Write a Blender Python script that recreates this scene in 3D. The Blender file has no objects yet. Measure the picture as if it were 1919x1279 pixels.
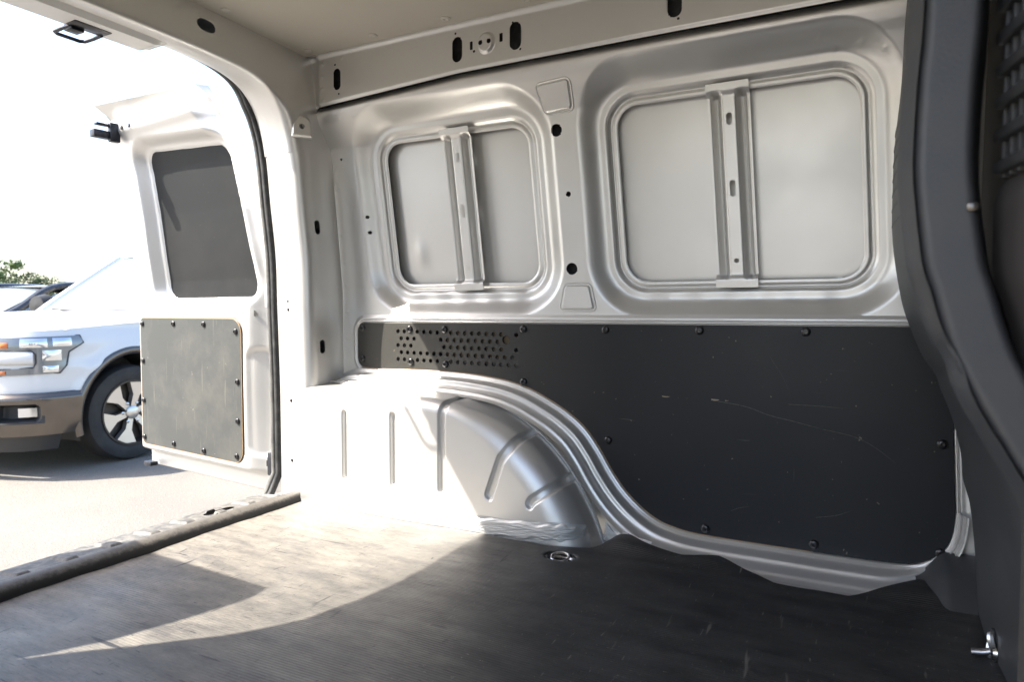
import bpy, bmesh, math, random
import numpy as np
from mathutils import Vector, Matrix
from mathutils.geometry import tessellate_polygon
random.seed(7); RNG = np.random.default_rng(7)
S = bpy.context.scene
rad = math.radians

# ------------------------------------------------------------------ camera
cam_d = bpy.data.cameras.new('camera'); cam = bpy.data.objects.new('camera', cam_d)
S.collection.objects.link(cam); S.camera = cam
cam_d.sensor_width = 36.0; cam_d.lens = 36.0 * 1287.0 / 1919.0
cam_d.clip_start = 0.02; cam_d.clip_end = 2000
cam.location = (0, 0, 0.55)                       # z = 0 is the van's load floor
cam.rotation_euler = (rad(90 - 2.45), 0, rad(27.65))
cam_d.dof.use_dof = True; cam_d.dof.focus_distance = 1.85; cam_d.dof.aperture_fstop = 5.6

# ------------------------------------------------------------------ world, sun, exposure
SUN = Vector((0.66, 0.54, -1.0)).normalized()     # direction the light travels
w = bpy.data.worlds.new('World'); S.world = w; w.use_nodes = True
nt = w.node_tree; bg = nt.nodes['Background']
sky = nt.nodes.new('ShaderNodeTexSky'); sky.sky_type = 'NISHITA'; sky.sun_disc = False
sky.sun_elevation = math.asin(-SUN.z)
sky.sun_rotation = math.atan2(-SUN.x, -SUN.y)
sky.dust_density = 2.5; sky.air_density = 1.0
nt.links.new(sky.outputs[0], bg.inputs[0]); bg.inputs[1].default_value = 0.14
sd = bpy.data.lights.new('sun', 'SUN'); sd.energy = 4.0; sd.angle = rad(0.4); sd.color = (1, .93, .82)
so = bpy.data.objects.new('sun', sd); S.collection.objects.link(so)
so.rotation_euler = SUN.to_track_quat('-Z', 'Y').to_euler()
S.view_settings.view_transform = 'Standard'; S.view_settings.look = 'None'
S.view_settings.gamma = 1.0; S.view_settings.exposure = 1.92
S.cycles.use_denoising = True
S.cycles.max_bounces = 8; S.cycles.diffuse_bounces = 5; S.cycles.glossy_bounces = 4
S.cycles.sample_clamp_indirect = 8.0; S.cycles.caustics_reflective = False; S.cycles.caustics_refractive = False
S.cycles.use_adaptive_sampling = True; S.cycles.adaptive_threshold = .015
GZ = -0.58                                        # ground level

# ------------------------------------------------------------------ materials
def nmat(name, col, rough=.5, metal=0., coat=0., spec=.5, bump=None, var=None, trans=0., emit=None, coatr=.08):
    m = bpy.data.materials.new(name); m.use_nodes = True
    t = m.node_tree; b = t.nodes['Principled BSDF']
    b.inputs['Base Color'].default_value = (*col, 1); b.inputs['Roughness'].default_value = rough
    b.inputs['Metallic'].default_value = metal; b.inputs['Coat Weight'].default_value = coat
    b.inputs['Coat Roughness'].default_value = coatr
    b.inputs['Specular IOR Level'].default_value = spec; b.inputs['Transmission Weight'].default_value = trans
    tc = t.nodes.new('ShaderNodeTexCoord')
    if var:   # (scale, colour2, contrast lo, hi, stretch)
        mp = t.nodes.new('ShaderNodeMapping'); mp.inputs['Scale'].default_value = var[4] if len(var) > 4 else (1, 1, 1)
        n = t.nodes.new('ShaderNodeTexNoise'); n.inputs['Scale'].default_value = var[0]; n.inputs['Detail'].default_value = 8
        n.inputs['Roughness'].default_value = .65
        r = t.nodes.new('ShaderNodeMapRange'); r.inputs[1].default_value = var[2]; r.inputs[2].default_value = var[3]
        mx = t.nodes.new('ShaderNodeMix'); mx.data_type = 'RGBA'
        mx.inputs[6].default_value = (*col, 1); mx.inputs[7].default_value = (*var[1], 1)
        t.links.new(tc.outputs['Object'], mp.inputs[0]); t.links.new(mp.outputs[0], n.inputs['Vector'])
        t.links.new(n.outputs[0], r.inputs[0]); t.links.new(r.outputs[0], mx.inputs[0])
        t.links.new(mx.outputs[2], b.inputs['Base Color'])
    if bump:  # (scale, strength, distance)
        n2 = t.nodes.new('ShaderNodeTexNoise'); n2.inputs['Scale'].default_value = bump[0]; n2.inputs['Detail'].default_value = 4
        if len(bump) > 3:
            mp2 = t.nodes.new('ShaderNodeMapping'); mp2.inputs['Scale'].default_value = bump[3]
            t.links.new(tc.outputs['Object'], mp2.inputs[0]); t.links.new(mp2.outputs[0], n2.inputs['Vector'])
        else:
            t.links.new(tc.outputs['Object'], n2.inputs['Vector'])
        bp = t.nodes.new('ShaderNodeBump'); bp.inputs['Strength'].default_value = bump[1]; bp.inputs['Distance'].default_value = bump[2]
        t.links.new(n2.outputs[0], bp.inputs['Height']); t.links.new(bp.outputs[0], b.inputs['Normal'])
    return m

def N(t, kind, **kw):
    n = t.nodes.new(kind)
    for k, v in kw.items():
        if k.startswith('i_'):
            n.inputs[k[2:].replace('_', ' ')].default_value = v
        else: setattr(n, k, v)
    return n

def mixrgb(t, fac, a, b):
    mx = t.nodes.new('ShaderNodeMix'); mx.data_type = 'RGBA'
    for i, s in ((0, fac), (6, a), (7, b)):
        if hasattr(s, 'is_linked') or hasattr(s, 'links'): t.links.new(s, mx.inputs[i])
        else: mx.inputs[i].default_value = s if i == 0 else (*s, 1)
    return mx.outputs[2]

def rng(t, sock, lo, hi, a=0., b=1.):
    r = t.nodes.new('ShaderNodeMapRange'); t.links.new(sock, r.inputs[0])
    for i, v in enumerate((lo, hi, a, b)): r.inputs[i + 1].default_value = v
    return r.outputs[0]

def noise(t, scale, detail=6, stretch=None, rough=.6):
    tc = t.nodes.new('ShaderNodeTexCoord'); n = t.nodes.new('ShaderNodeTexNoise')
    n.inputs['Scale'].default_value = scale; n.inputs['Detail'].default_value = detail; n.inputs['Roughness'].default_value = rough
    if stretch:
        mp = t.nodes.new('ShaderNodeMapping'); mp.inputs['Scale'].default_value = stretch
        t.links.new(tc.outputs['Object'], mp.inputs[0]); t.links.new(mp.outputs[0], n.inputs['Vector'])
    else: t.links.new(tc.outputs['Object'], n.inputs['Vector'])
    return n.outputs[0]

def scratches(t, scale, stretch, thr, rot=(0, 0, 0)):
    tc = t.nodes.new('ShaderNodeTexCoord'); mp = t.nodes.new('ShaderNodeMapping')
    mp.inputs['Scale'].default_value = stretch; mp.inputs['Rotation'].default_value = rot
    n = t.nodes.new('ShaderNodeTexNoise'); n.inputs['Scale'].default_value = scale; n.inputs['Detail'].default_value = 3
    n.inputs['Distortion'].default_value = .4
    t.links.new(tc.outputs['Object'], mp.inputs[0]); t.links.new(mp.outputs[0], n.inputs['Vector'])
    return rng(t, n.outputs[0], thr, thr + .05)

M = {}
def silver():
    m = nmat('silver_paint', (.64, .64, .63), .44, .70, .08, .4, bump=(380, .09, .0005), coatr=.22)
    t = m.node_tree; b = t.nodes['Principled BSDF']
    d = rng(t, noise(t, 3.0, 8), .45, .8)
    t.links.new(mixrgb(t, d, (.775, .768, .75), (.73, .72, .70)), b.inputs['Base Color'])
    t.links.new(rng(t, noise(t, 5.0, 8), .3, .8, .37, .50), b.inputs['Roughness'])
    return m
M['silver'] = silver()
M['liner'] = nmat('liner_board', (.86, .82, .73), .55, 0, 0, .35, bump=(60, .08, .002), var=(2.2, (.82, .78, .69), .4, .7))
M['clip'] = nmat('clip_plastic', (.84, .81, .74), .45)
M['black'] = nmat('black_rivet', (.012, .012, .014), .28, 0, .2)
M['seal'] = nmat('rubber_seal', (.025, .026, .028), .55, var=(30, (.07, .07, .07), .45, .7))
M['sealgrey'] = nmat('dusty_rubber_lip', (.16, .16, .155), .7, var=(25, (.06, .06, .06), .4, .7))
M['plastic'] = nmat('dark_moulded_plastic', (.040, .044, .050), .5, bump=(260, .35, .0009), var=(9, (.056, .055, .055), .4, .72))
M['plastic_br'] = nmat('charcoal_carpet', (.045, .041, .039), .8, bump=(600, .3, .001))
M['steel'] = nmat('bright_steel', (.55, .56, .58), .25, 1.)
M['darksteel'] = nmat('black_steel', (.02, .022, .03), .35, .3)
M['tan'] = nmat('tan_board', (.30, .22, .13), .7, var=(30, (.16, .13, .09), .4, .6))
M['edgewood'] = nmat('plywood_edge', (.42, .27, .15), .7)
M['white'] = nmat('white_car_paint', (.66, .66, .655), .25, 0, .6)
M['chrome'] = nmat('dark_chrome', (.15, .132, .118), .16, .85, .3, var=(3, (.11, .10, .09), .4, .7))
M['blackplastic'] = nmat('black_trim_plastic', (.03, .031, .033), .55)
M['tyre'] = nmat('tyre_rubber', (.022, .022, .023), .75, bump=(80, .3, .004), var=(8, (.04, .039, .037), .4, .7))
M['alloy'] = nmat('machined_alloy', (.62, .60, .57), .28, .85)
M['pocket'] = nmat('dark_wheel_pocket', (.05, .045, .04), .4, .4)
M['amber'] = nmat('amber_lens', (.55, .15, .03), .2, 0, .4)
M['lamp'] = nmat('lamp_reflector', (.75, .77, .80), .12, .9); M['glass_lamp'] = nmat('headlamp_body', (.20, .21, .22), .2, .5, .8)
M['glass'] = nmat('car_glass', (.16, .19, .21), .06, .0, 1., 1.0)
M['darkcar'] = nmat('dark_grey_car_paint', (.035, .037, .042), .25, .3, .8)
M['silvercar'] = nmat('grey_car_paint', (.22, .23, .25), .28, .5, .8)
M['red'] = nmat('red_tail_lens', (.30, .03, .03), .25, 0, .5)
M['bark'] = nmat('tree_bark', (.09, .07, .05), .9, bump=(20, .5, .02))
def leafmat(name, c1, c2):
    m = nmat(name, c1, .55, var=(1.2, c2, .35, .65)); b = m.node_tree.nodes['Principled BSDF']
    b.inputs['Subsurface Weight'].default_value = 0.0
    return m
M['leaf'] = leafmat('leaf_green', (.055, .10, .028), (.095, .15, .04))
M['leaf2'] = leafmat('leaf_olive', (.075, .11, .035), (.05, .085, .03))

def lining():
    m = nmat('phenolic_plywood', (.020, .022, .026), .42, 0, .0, .32, bump=(700, .10, .0004, (1, 1, 1)))
    t = m.node_tree; b = t.nodes['Principled BSDF']
    haze = rng(t, noise(t, 1.6, 6), .4, .75, 0, .5)
    c = mixrgb(t, haze, (.012, .0142, .0185), (.025, .0245, .025))
    s1 = scratches(t, 3.0, (1.2, 1, 26), .715, (0, rad(12), 0)); s2 = scratches(t, 2.2, (24, 1, 1.4), .74, (0, rad(7), 0))
    sp = rng(t, noise(t, 70, 2), .735, .76)
    tc = t.nodes.new('ShaderNodeTexCoord'); sx = t.nodes.new('ShaderNodeSeparateXYZ'); t.links.new(tc.outputs['Object'], sx.inputs[0])
    dust_sun_lift = rng(t, sx.outputs[0], -.55, -1.05); c = mixrgb(t, dust_sun_lift, c, (.062, .060, .055))  # dust tone rearward, lightened in the colour to brighten the sun patch
    c = mixrgb(t, s1, c, (.10, .095, .09)); c = mixrgb(t, s2, c, (.075, .075, .075)); c = mixrgb(t, sp, c, (.16, .14, .11))
    t.links.new(c, b.inputs['Base Color'])
    t.links.new(rng(t, noise(t, 4, 6), .3, .75, .38, .52), b.inputs['Roughness'])
    return m
M['lining'] = lining()
def doorply():
    m = nmat('worn_grey_plywood', (.16, .165, .16), .55, 0, 0, .3, bump=(500, .10, .0004))
    t = m.node_tree; b = t.nodes['Principled BSDF']
    a = rng(t, noise(t, 5, 8, None, .7), .45, .68); c = mixrgb(t, a, (.066, .070, .069), (.098, .099, .092))
    s1 = scratches(t, 5.0, (18, 18, 1.0), .66); c = mixrgb(t, s1, c, (.12, .118, .105))
    sp = rng(t, noise(t, 60, 2), .73, .75); c = mixrgb(t, sp, c, (.17, .16, .14))
    t.links.new(c, b.inputs['Base Color']); return m
M['doorply'] = doorply()
def winply():
    m = nmat('dark_window_board', (.035, .037, .04), .6, 0, 0, .2, bump=(500, .10, .0004))
    t = m.node_tree; b = t.nodes['Principled BSDF']
    sp = rng(t, noise(t, 110, 3), .70, .76); a = rng(t, noise(t, 4, 7), .45, .75)
    c = mixrgb(t, a, (.018, .0195, .021), (.030, .030, .029)); c = mixrgb(t, sp, c, (.075, .072, .065))
    t.links.new(c, b.inputs['Base Color']); return m
M['winply'] = winply()

def matrubber():
    m = nmat('ribbed_rubber_mat', (.04, .04, .042), .5, 0, 0, .5)
    t = m.node_tree; b = t.nodes['Principled BSDF']
    tc = t.nodes.new('ShaderNodeTexCoord'); sep = t.nodes.new('ShaderNodeSeparateXYZ'); t.links.new(tc.outputs['Object'], sep.inputs[0])
    # dust: trodden in and pale at the rear, lightened to brighten the sun patch; black cabward
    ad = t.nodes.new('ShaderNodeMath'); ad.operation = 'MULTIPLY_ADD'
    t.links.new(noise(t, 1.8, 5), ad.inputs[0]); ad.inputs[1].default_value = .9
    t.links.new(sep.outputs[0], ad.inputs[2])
    dust_sun_mix = rng(t, ad.outputs[0], -.05, -.85)
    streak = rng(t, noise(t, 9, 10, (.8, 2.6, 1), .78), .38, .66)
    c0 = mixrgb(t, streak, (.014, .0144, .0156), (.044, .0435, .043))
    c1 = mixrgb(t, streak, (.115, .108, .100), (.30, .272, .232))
    c = mixrgb(t, dust_sun_mix, c0, c1)
    patch = rng(t, noise(t, 5.5, 9, None, .75), .55, .72, 0, .28)
    c = mixrgb(t, patch, c, (.044, .040, .035))
    s1 = scratches(t, 4.0, (2, 22, 1), .665, (0, 0, rad(20))); s2 = scratches(t, 3.0, (20, 2.5, 1), .68, (0, 0, rad(-12)))
    c = mixrgb(t, s1, c, (.018, .018, .02)); c = mixrgb(t, s2, c, (.02, .02, .022))
    for sc_, st_, th_, an_, cc_ in ((11, (3, 26, 1), .66, 35, .02), (10, (26, 3, 1), .67, 12, .02), (14, (3, 20, 1), .68, -40, .016), (9, (24, 2.5, 1), .69, -28, .15), (12, (2.5, 24, 1), .695, 8, .13)):
        c = mixrgb(t, scratches(t, sc_, st_, th_, (0, 0, rad(an_))), c, (cc_, cc_ * .97, cc_ * .94))
    pale = scratches(t, 3.6, (15, 2, 1), .70, (0, 0, rad(55))); c = mixrgb(t, pale, c, (.13, .12, .11))
    grit = rng(t, noise(t, 160, 2), .70, .74); c = mixrgb(t, grit, c, (.16, .145, .12))
    t.links.new(c, b.inputs['Base Color'])
    t.links.new(rng(t, noise(t, 6, 6), .3, .75, .42, .62), b.inputs['Roughness'])
    # fine rubber ribs
    wv = t.nodes.new('ShaderNodeTexWave'); wv.bands_direction = 'Y'; wv.inputs['Scale'].default_value = 52
    wv.inputs['Distortion'].default_value = .4
    t.links.new(tc.outputs['Object'], wv.inputs['Vector'])
    bp = t.nodes.new('ShaderNodeBump'); bp.inputs['Strength'].default_value = .28; bp.inputs['Distance'].default_value = .0014
    t.links.new(wv.outputs[0], bp.inputs['Height'])
    bp2 = t.nodes.new('ShaderNodeBump'); bp2.inputs['Strength'].default_value = .5; bp2.inputs['Distance'].default_value = .006
    t.links.new(noise(t, 9, 6), bp2.inputs['Height']); t.links.new(bp.outputs[0], bp2.inputs['Normal'])
    t.links.new(bp2.outputs[0], b.inputs['Normal'])
    return m
M['mat'] = matrubber()
def dustyplastic():
    m = nmat('dusty_step_plastic', (.14, .14, .14), .6, bump=(400, .2, .0008))
    t = m.node_tree; b = t.nodes['Principled BSDF']
    a = rng(t, noise(t, 40, 8, None, .75), .42, .62)
    t.links.new(mixrgb(t, a, (.075, .076, .077), (.20, .19, .172)), b.inputs['Base Color']); return m
M['step'] = dustyplastic()
def rolltrim():
    m = nmat('scuffed_black_edging', (.03, .03, .03), .55, bump=(500, .25, .001))
    t = m.node_tree; b = t.nodes['Principled BSDF']
    g = t.nodes.new('ShaderNodeNewGeometry'); sp = t.nodes.new('ShaderNodeSeparateXYZ'); t.links.new(g.outputs['Normal'], sp.inputs[0])
    ad = t.nodes.new('ShaderNodeMath'); ad.operation = 'MULTIPLY_ADD'; t.links.new(noise(t, 60, 8, None, .75), ad.inputs[0]); ad.inputs[1].default_value = 1.2
    t.links.new(sp.outputs[2], ad.inputs[2])
    a = rng(t, ad.outputs[0], 1.25, 1.6)
    t.links.new(mixrgb(t, a, (.016, .016, .016), (.11, .10, .088)), b.inputs['Base Color']); return m
M['roll'] = rolltrim()
def sealer():
    m = nmat('brushed_seam_sealer', (.62, .62, .61), .42, .35, .2)
    t = m.node_tree; b = t.nodes['Principled BSDF']
    bp = t.nodes.new('ShaderNodeBump'); bp.inputs['Strength'].default_value = .8; bp.inputs['Distance'].default_value = .006
    t.links.new(noise(t, 30, 6, (.35, 1, 2.2)), bp.inputs['Height']); t.links.new(bp.outputs[0], b.inputs['Normal']); return m
M['sealer'] = sealer()
def asphalt():
    m = nmat('pale_asphalt', (.25, .24, .225), .9)
    t = m.node_tree; b = t.nodes['Principled BSDF']
    a = rng(t, noise(t, 1.1, 8), .35, .7); c = mixrgb(t, a, (.180, .165, .143), (.238, .217, .185))
    g = rng(t, noise(t, 90, 3, None, .8), .42, .62); c = mixrgb(t, g, c, (.15, .142, .13))
    g2 = rng(t, noise(t, 140, 2), .66, .70); c = mixrgb(t, g2, c, (.42, .40, .37))
    t.links.new(c, b.inputs['Base Color'])
    bp = t.nodes.new('ShaderNodeBump'); bp.inputs['Strength'].default_value = .6; bp.inputs['Distance'].default_value = .008
    t.links.new(noise(t, 110, 4), bp.inputs['Height']); t.links.new(bp.outputs[0], b.inputs['Normal']); return m
M['asphalt'] = asphalt()

# ------------------------------------------------------------------ helpers
COL = S.collection
def world_loc(o):
    return Vector(o.location) + (world_loc(o.parent) if o.parent else Vector((0, 0, 0)))
def link(o, parent=None, origin=(0, 0, 0)):
    COL.objects.link(o); o.location = origin
    if parent is not None:
        o.parent = parent
    return o
def empty(name, loc, label, cat, rz=0., group=None):
    o = bpy.data.objects.new(name, None); COL.objects.link(o); o.location = loc; o.rotation_euler = (0, 0, rz)
    o.empty_display_size = .1; o['label'] = label; o['category'] = cat
    if group: o['group'] = group
    return o
def mkmesh(name, V, F, mat, smooth=True, sharp=38):
    me = bpy.data.meshes.new(name)
    V = np.asarray(V, dtype=np.float64)
    me.from_pydata(V.tolist(), [], [list(map(int, f)) for f in F]) if not isinstance(F, np.ndarray) else fast(me, V, F)
    me.update()
    if mat is not None: me.materials.append(mat)
    if smooth:
        me.shade_smooth()
        if sharp: me.set_sharp_from_angle(angle=rad(sharp))
    return me
def fast(me, V, F):
    n = F.shape[1]
    me.vertices.add(len(V)); me.vertices.foreach_set('co', V.astype(np.float32).ravel())
    me.loops.add(F.size); me.loops.foreach_set('vertex_index', F.astype(np.int32).ravel())
    me.polygons.add(len(F)); me.polygons.foreach_set('loop_start', np.arange(0, F.size, n, dtype=np.int32))
    me.update(calc_edges=True); me.validate()
def obj(name, me, parent=None, label=None):
    """a mesh given in world coordinates (or in the parent's own frame if that frame is turned)"""
    o = bpy.data.objects.new(name, me); COL.objects.link(o)
    if parent is not None:
        o.parent = parent
        if parent.rotation_euler.z == 0 and not parent.get('local'):
            o.location = -world_loc(parent)
    if label: o['label'] = label
    return o
def build(name, V, F, mat, parent=None, smooth=True, sharp=38, label=None):
    return obj(name, mkmesh(name, V, F, mat, smooth, sharp), parent, label)

# -- signed distances in (u, v)
def sd_rect(u, v, u0, u1, v0, v1, r):
    cu, cv = (u0 + u1) / 2, (v0 + v1) / 2
    qx = np.abs(u - cu) - (u1 - u0) / 2 + r; qy = np.abs(v - cv) - (v1 - v0) / 2 + r
    return np.minimum(np.maximum(qx, qy), 0) + np.hypot(np.maximum(qx, 0), np.maximum(qy, 0)) - r
def sd_circle(u, v, cu, cv, r): return np.hypot(u - cu, v - cv) - r
def sd_slot(u, v, cu, cv, hu, hv, r):
    return np.hypot(np.maximum(np.abs(u - cu) - hu, 0), np.maximum(np.abs(v - cv) - hv, 0)) - r
def sd_poly(u, v, P):
    P = np.asarray(P, float); d = np.full(u.shape, 1e9); ins = np.zeros(u.shape, bool); n = len(P)
    for i in range(n):
        a = P[i]; b = P[(i + 1) % n]; e = b - a
        wx = u - a[0]; wy = v - a[1]; h = np.clip((wx * e[0] + wy * e[1]) / max(e @ e, 1e-12), 0, 1)
        d = np.minimum(d, np.hypot(wx - e[0] * h, wy - e[1] * h))
        c = ((a[1] > v) != (b[1] > v))
        if c.any():
            xi = a[0] + (v - a[1]) * e[0] / (e[1] if abs(e[1]) > 1e-12 else 1e-12)
            ins ^= (c & (u < xi))
    return np.where(ins, -d, d)
def S01(x): x = np.clip(x, 0, 1); return x * x * (3 - 2 * x)

def sheet(u0, u1, nu, v0, v1, nv, pos, holes=(), keep=None):
    """grid in (u, v); faces inside a hole (sdf<0) or outside keep (sdf>0) are cut and the rim snapped to the outline"""
    U, V = np.meshgrid(np.linspace(u0, u1, nu + 1), np.linspace(v0, v1, nv + 1), indexing='ij')
    cell = max((u1 - u0) / nu, (v1 - v0) / nv); cut = np.zeros((nu, nv), bool)
    fl = [(h, 1) for h in holes] + ([(keep, -1)] if keep else [])
    for f, sg in fl:
        d = f(U, V) * sg
        near = np.abs(d) < cell * .62
        if near.any():
            e = cell * .05
            gu = (f(U + e, V) - f(U - e, V)) * sg / (2 * e); gv = (f(U, V + e) - f(U, V - e)) * sg / (2 * e)
            g = np.maximum(np.hypot(gu, gv), 1e-6)
            U = np.where(near, U - d * gu / g, U); V = np.where(near, V - d * gv / g, V)
        d = f(U, V) * sg
        c = (d[:-1, :-1] + d[1:, :-1] + d[:-1, 1:] + d[1:, 1:]) / 4
        cut |= c < -1e-5
    P = np.stack(pos(U, V), -1).reshape(-1, 3)
    idx = np.arange((nu + 1) * (nv + 1)).reshape(nu + 1, nv + 1)
    F = np.stack([idx[:-1, :-1], idx[1:, :-1], idx[1:, 1:], idx[:-1, 1:]], -1)[~cut].reshape(-1, 4)
    used = np.unique(F); remap = np.full(len(P), -1); remap[used] = np.arange(len(used))
    return P[used], remap[F]

def box_bm(bm, c, s, rot=None):
    m = Matrix.Translation(c)
    if rot is not None: m = m @ rot
    bmesh.ops.create_cube(bm, size=1, matrix=m @ Matrix.Diagonal((*s, 1)))
def box(name, c, s, mat, parent=None, bev=.003, rot=None, seg=2, label=None):
    bm = bmesh.new(); box_bm(bm, c, s, rot)
    if bev: bmesh.ops.bevel(bm, geom=bm.edges[:], offset=bev, segments=seg, affect='EDGES', profile=.5)
    me = bpy.data.meshes.new(name); bm.to_mesh(me); bm.free(); me.materials.append(mat)
    me.shade_smooth(); me.set_sharp_from_angle(angle=rad(38))
    return obj(name, me, parent, label)
def frame_from(n, up=(0, 0, 1)):
    n = Vector(n).normalized(); u = Vector(up).cross(n)
    if u.length < 1e-4: u = Vector((1, 0, 0)).cross(n)
    u.normalize(); v = n.cross(u)
    return u, v, n
def lathe(prof, c, axis, n=24, cap=False):
    """prof: (radius, height along axis)"""
    u, v, a = frame_from(axis); c = Vector(c); V = []; F = []
    for r, h in prof:
        for k in range(n):
            t = 2 * math.pi * k / n
            V.append(c + a * h + (u * math.cos(t) + v * math.sin(t)) * r)
    for i in range(len(prof) - 1):
        for k in range(n):
            F.append((i * n + k, i * n + (k + 1) % n, (i + 1) * n + (k + 1) % n, (i + 1) * n + k))
    if cap: F.append([(len(prof) - 1) * n + k for k in range(n)])
    return V, F
def tube(path, r, n=10, closed=False):
    path = [Vector(p) for p in path]; V = []; F = []; m = len(path)
    ref = None
    for i, p in enumerate(path):
        t = (path[(i + 1) % m if closed else min(i + 1, m - 1)] - path[i - 1 if (closed or i > 0) else 0]).normalized()
        if ref is None: ref = t.orthogonal().normalized()
        ref = (ref - t * ref.dot(t)).normalized(); b = t.cross(ref)
        rr = r[i] if hasattr(r, '__len__') else r
        for k in range(n):
            a = 2 * math.pi * k / n; V.append(p + (ref * math.cos(a) + b * math.sin(a)) * rr)
    for i in range(m if closed else m - 1):
        j = (i + 1) % m
        for k in range(n): F.append((i * n + k, i * n + (k + 1) % n, j * n + (k + 1) % n, j * n + k))
    if not closed: F.append([k for k in range(n)][::-1]); F.append([(m - 1) * n + k for k in range(n)])
    return V, F
def catmull(P, n=8, closed=False):
    P = np.asarray(P, float); m = len(P); out = []
    for i in range(m if closed else m - 1):
        if closed: a, b, c, d = P[i - 1], P[i], P[(i + 1) % m], P[(i + 2) % m]
        else: a, b, c, d = P[max(i - 1, 0)], P[i], P[i + 1], P[min(i + 2, m - 1)]
        for k in range(n):
            t = k / n
            out.append(.5 * (2 * b + (c - a) * t + (2 * a - 5 * b + 4 * c - d) * t * t + (3 * b - a - 3 * c + d) * t ** 3))
    if not closed: out.append(P[-1])
    return np.array(out)
def rrect(u0, u1, v0, v1, r, n=6):
    r4 = r if hasattr(r, '__len__') else [r] * 4      # bl, br, tr, tl
    out = []
    for (cx, cy, a0, rr) in ((u0 + r4[0], v0 + r4[0], 180, r4[0]), (u1 - r4[1], v0 + r4[1], 270, r4[1]), (u1 - r4[2], v1 - r4[2], 0, r4[2]), (u0 + r4[3], v1 - r4[3], 90, r4[3])):
        for k in range(n + 1):
            a = rad(a0 + 90 * k / n); out.append((cx + rr * math.cos(a), cy + rr * math.sin(a)))
    return out
def circ(cu, cv, r, n=14): return [(cu + r * math.cos(2 * math.pi * k / n), cv + r * math.sin(2 * math.pi * k / n)) for k in range(n)]
def signed_area(P): return .5 * sum(P[i][0] * P[(i + 1) % len(P)][1] - P[(i + 1) % len(P)][0] * P[i][1] for i in range(len(P)))
def inset(P, d):
    P = np.asarray(P, float); a = np.roll(P, 1, 0); b = np.roll(P, -1, 0)
    t = b - a; t /= np.maximum(np.linalg.norm(t, axis=1, keepdims=True), 1e-9)
    return P + np.stack([-t[:, 1], t[:, 0]], 1) * d          # ccw: inward
def plate(outline, holes, thick, bev, pos):
    """flat board with rounded rim and through holes; pos(u, v, h) -> point, h height over the back face"""
    P = [tuple(p) for p in outline]
    if signed_area(P) < 0: P = P[::-1]
    inn = [tuple(p) for p in inset(P, bev)]
    V = []; F = []
    top = [Vector((x, y, 0)) for x, y in inn]; hl = [[Vector((x, y, 0)) for x, y in (h[::-1] if signed_area(h) > 0 else h)] for h in holes]
    tri = tessellate_polygon([top] + hl); n = len(P)
    flat = top + [p for h in hl for p in h]
    V += [pos(p.x, p.y, thick) for p in flat]; F += [tuple(t) for t in tri]
    b1 = len(V); V += [pos(x, y, thick - bev * .4) for x, y in inset(P, bev * .3)]
    b2 = len(V); V += [pos(x, y, thick - bev) for x, y in P]
    b3 = len(V); V += [pos(x, y, 0) for x, y in P]
    for i in range(n):
        j = (i + 1) % n
        F += [(i, j, b1 + j, b1 + i), (b1 + i, b1 + j, b2 + j, b2 + i), (b2 + i, b2 + j, b3 + j, b3 + i)]
    off = n
    for h in hl:
        k0 = len(V); V += [pos(p.x, p.y, 0) for p in h]; m = len(h)
        for i in range(m): F.append((off + i, off + (i + 1) % m, k0 + (i + 1) % m, k0 + i))
        off += m
    return V, F
def fixnormals(me):
    bm = bmesh.new(); bm.from_mesh(me); bmesh.ops.recalc_face_normals(bm, faces=bm.faces[:]); bm.to_mesh(me); bm.free()
def merge(*parts):
    V = []; F = []
    for v, f in parts:
        k = len(V); V += list(v); F += [tuple(i + k for i in q) for q in f]
    return V, F

# ================================================================== GROUND
n = 60; g = np.linspace(-1, 1, n + 1); gx = np.sign(g) * np.abs(g) ** 3 * 700
GV = [(x, y, GZ) for x in gx for y in gx]
GF = [(i * (n + 1) + j, (i + 1) * (n + 1) + j, (i + 1) * (n + 1) + j + 1, i * (n + 1) + j + 1) for i in range(n) for j in range(n)]
go = build('ground', GV, GF, M['asphalt']); go['kind'] = 'structure'
go['label'] = 'pale sunlit asphalt of the parking lot'

# ================================================================== CARGO VAN
van = empty('cargo_van', (-.6, .853, GZ), 'silver cargo van seen from inside its open load bay', 'van')
YC = .853                                         # centre line
def yb(z): return np.interp(z, [-.2, .55, .62, .70, .86, .98, 1.03, 1.07, 1.095, 1.113, 1.126, 1.134, 1.145, 1.2], [1.63, 1.63, 1.628, 1.62, 1.603, 1.588, 1.578, 1.553, 1.535, 1.526, 1.5235, 1.530, 1.543, 1.55])
ZT = np.linspace(-.2, 1.2, 1401); YT = yb(ZT); ker = np.hanning(17); ker /= ker.sum()
YT = np.convolve(np.pad(YT, 8, mode='edge'), ker, 'valid')
def ybs(z): return np.interp(z, ZT, YT)
SH = .046
def shx(x, z): return x + SH * (z - .83)
WIN = [(-1.256, -.798, .630, 1.035, .05), (-.553, -.024, .626, 1.047, .052)]
def zg(x): return np.interp(x, [-1.5, -1.443, -.946, -.42, .4], [1.137, 1.14, 1.164, 1.166, 1.164])   # lower edge of roof rail
WELDS = [(-1.425, .97), (-1.424, .915), (-1.423, .78), (-1.423, .70), (-1.423, .63), (-1.424, .55), (-1.424, .47), (-1.36, 1.105), (-1.31, 1.10), (-1.26, 1.095), (-.08, 1.098), (-.03, 1.096), (.012, 1.075)]
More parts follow.
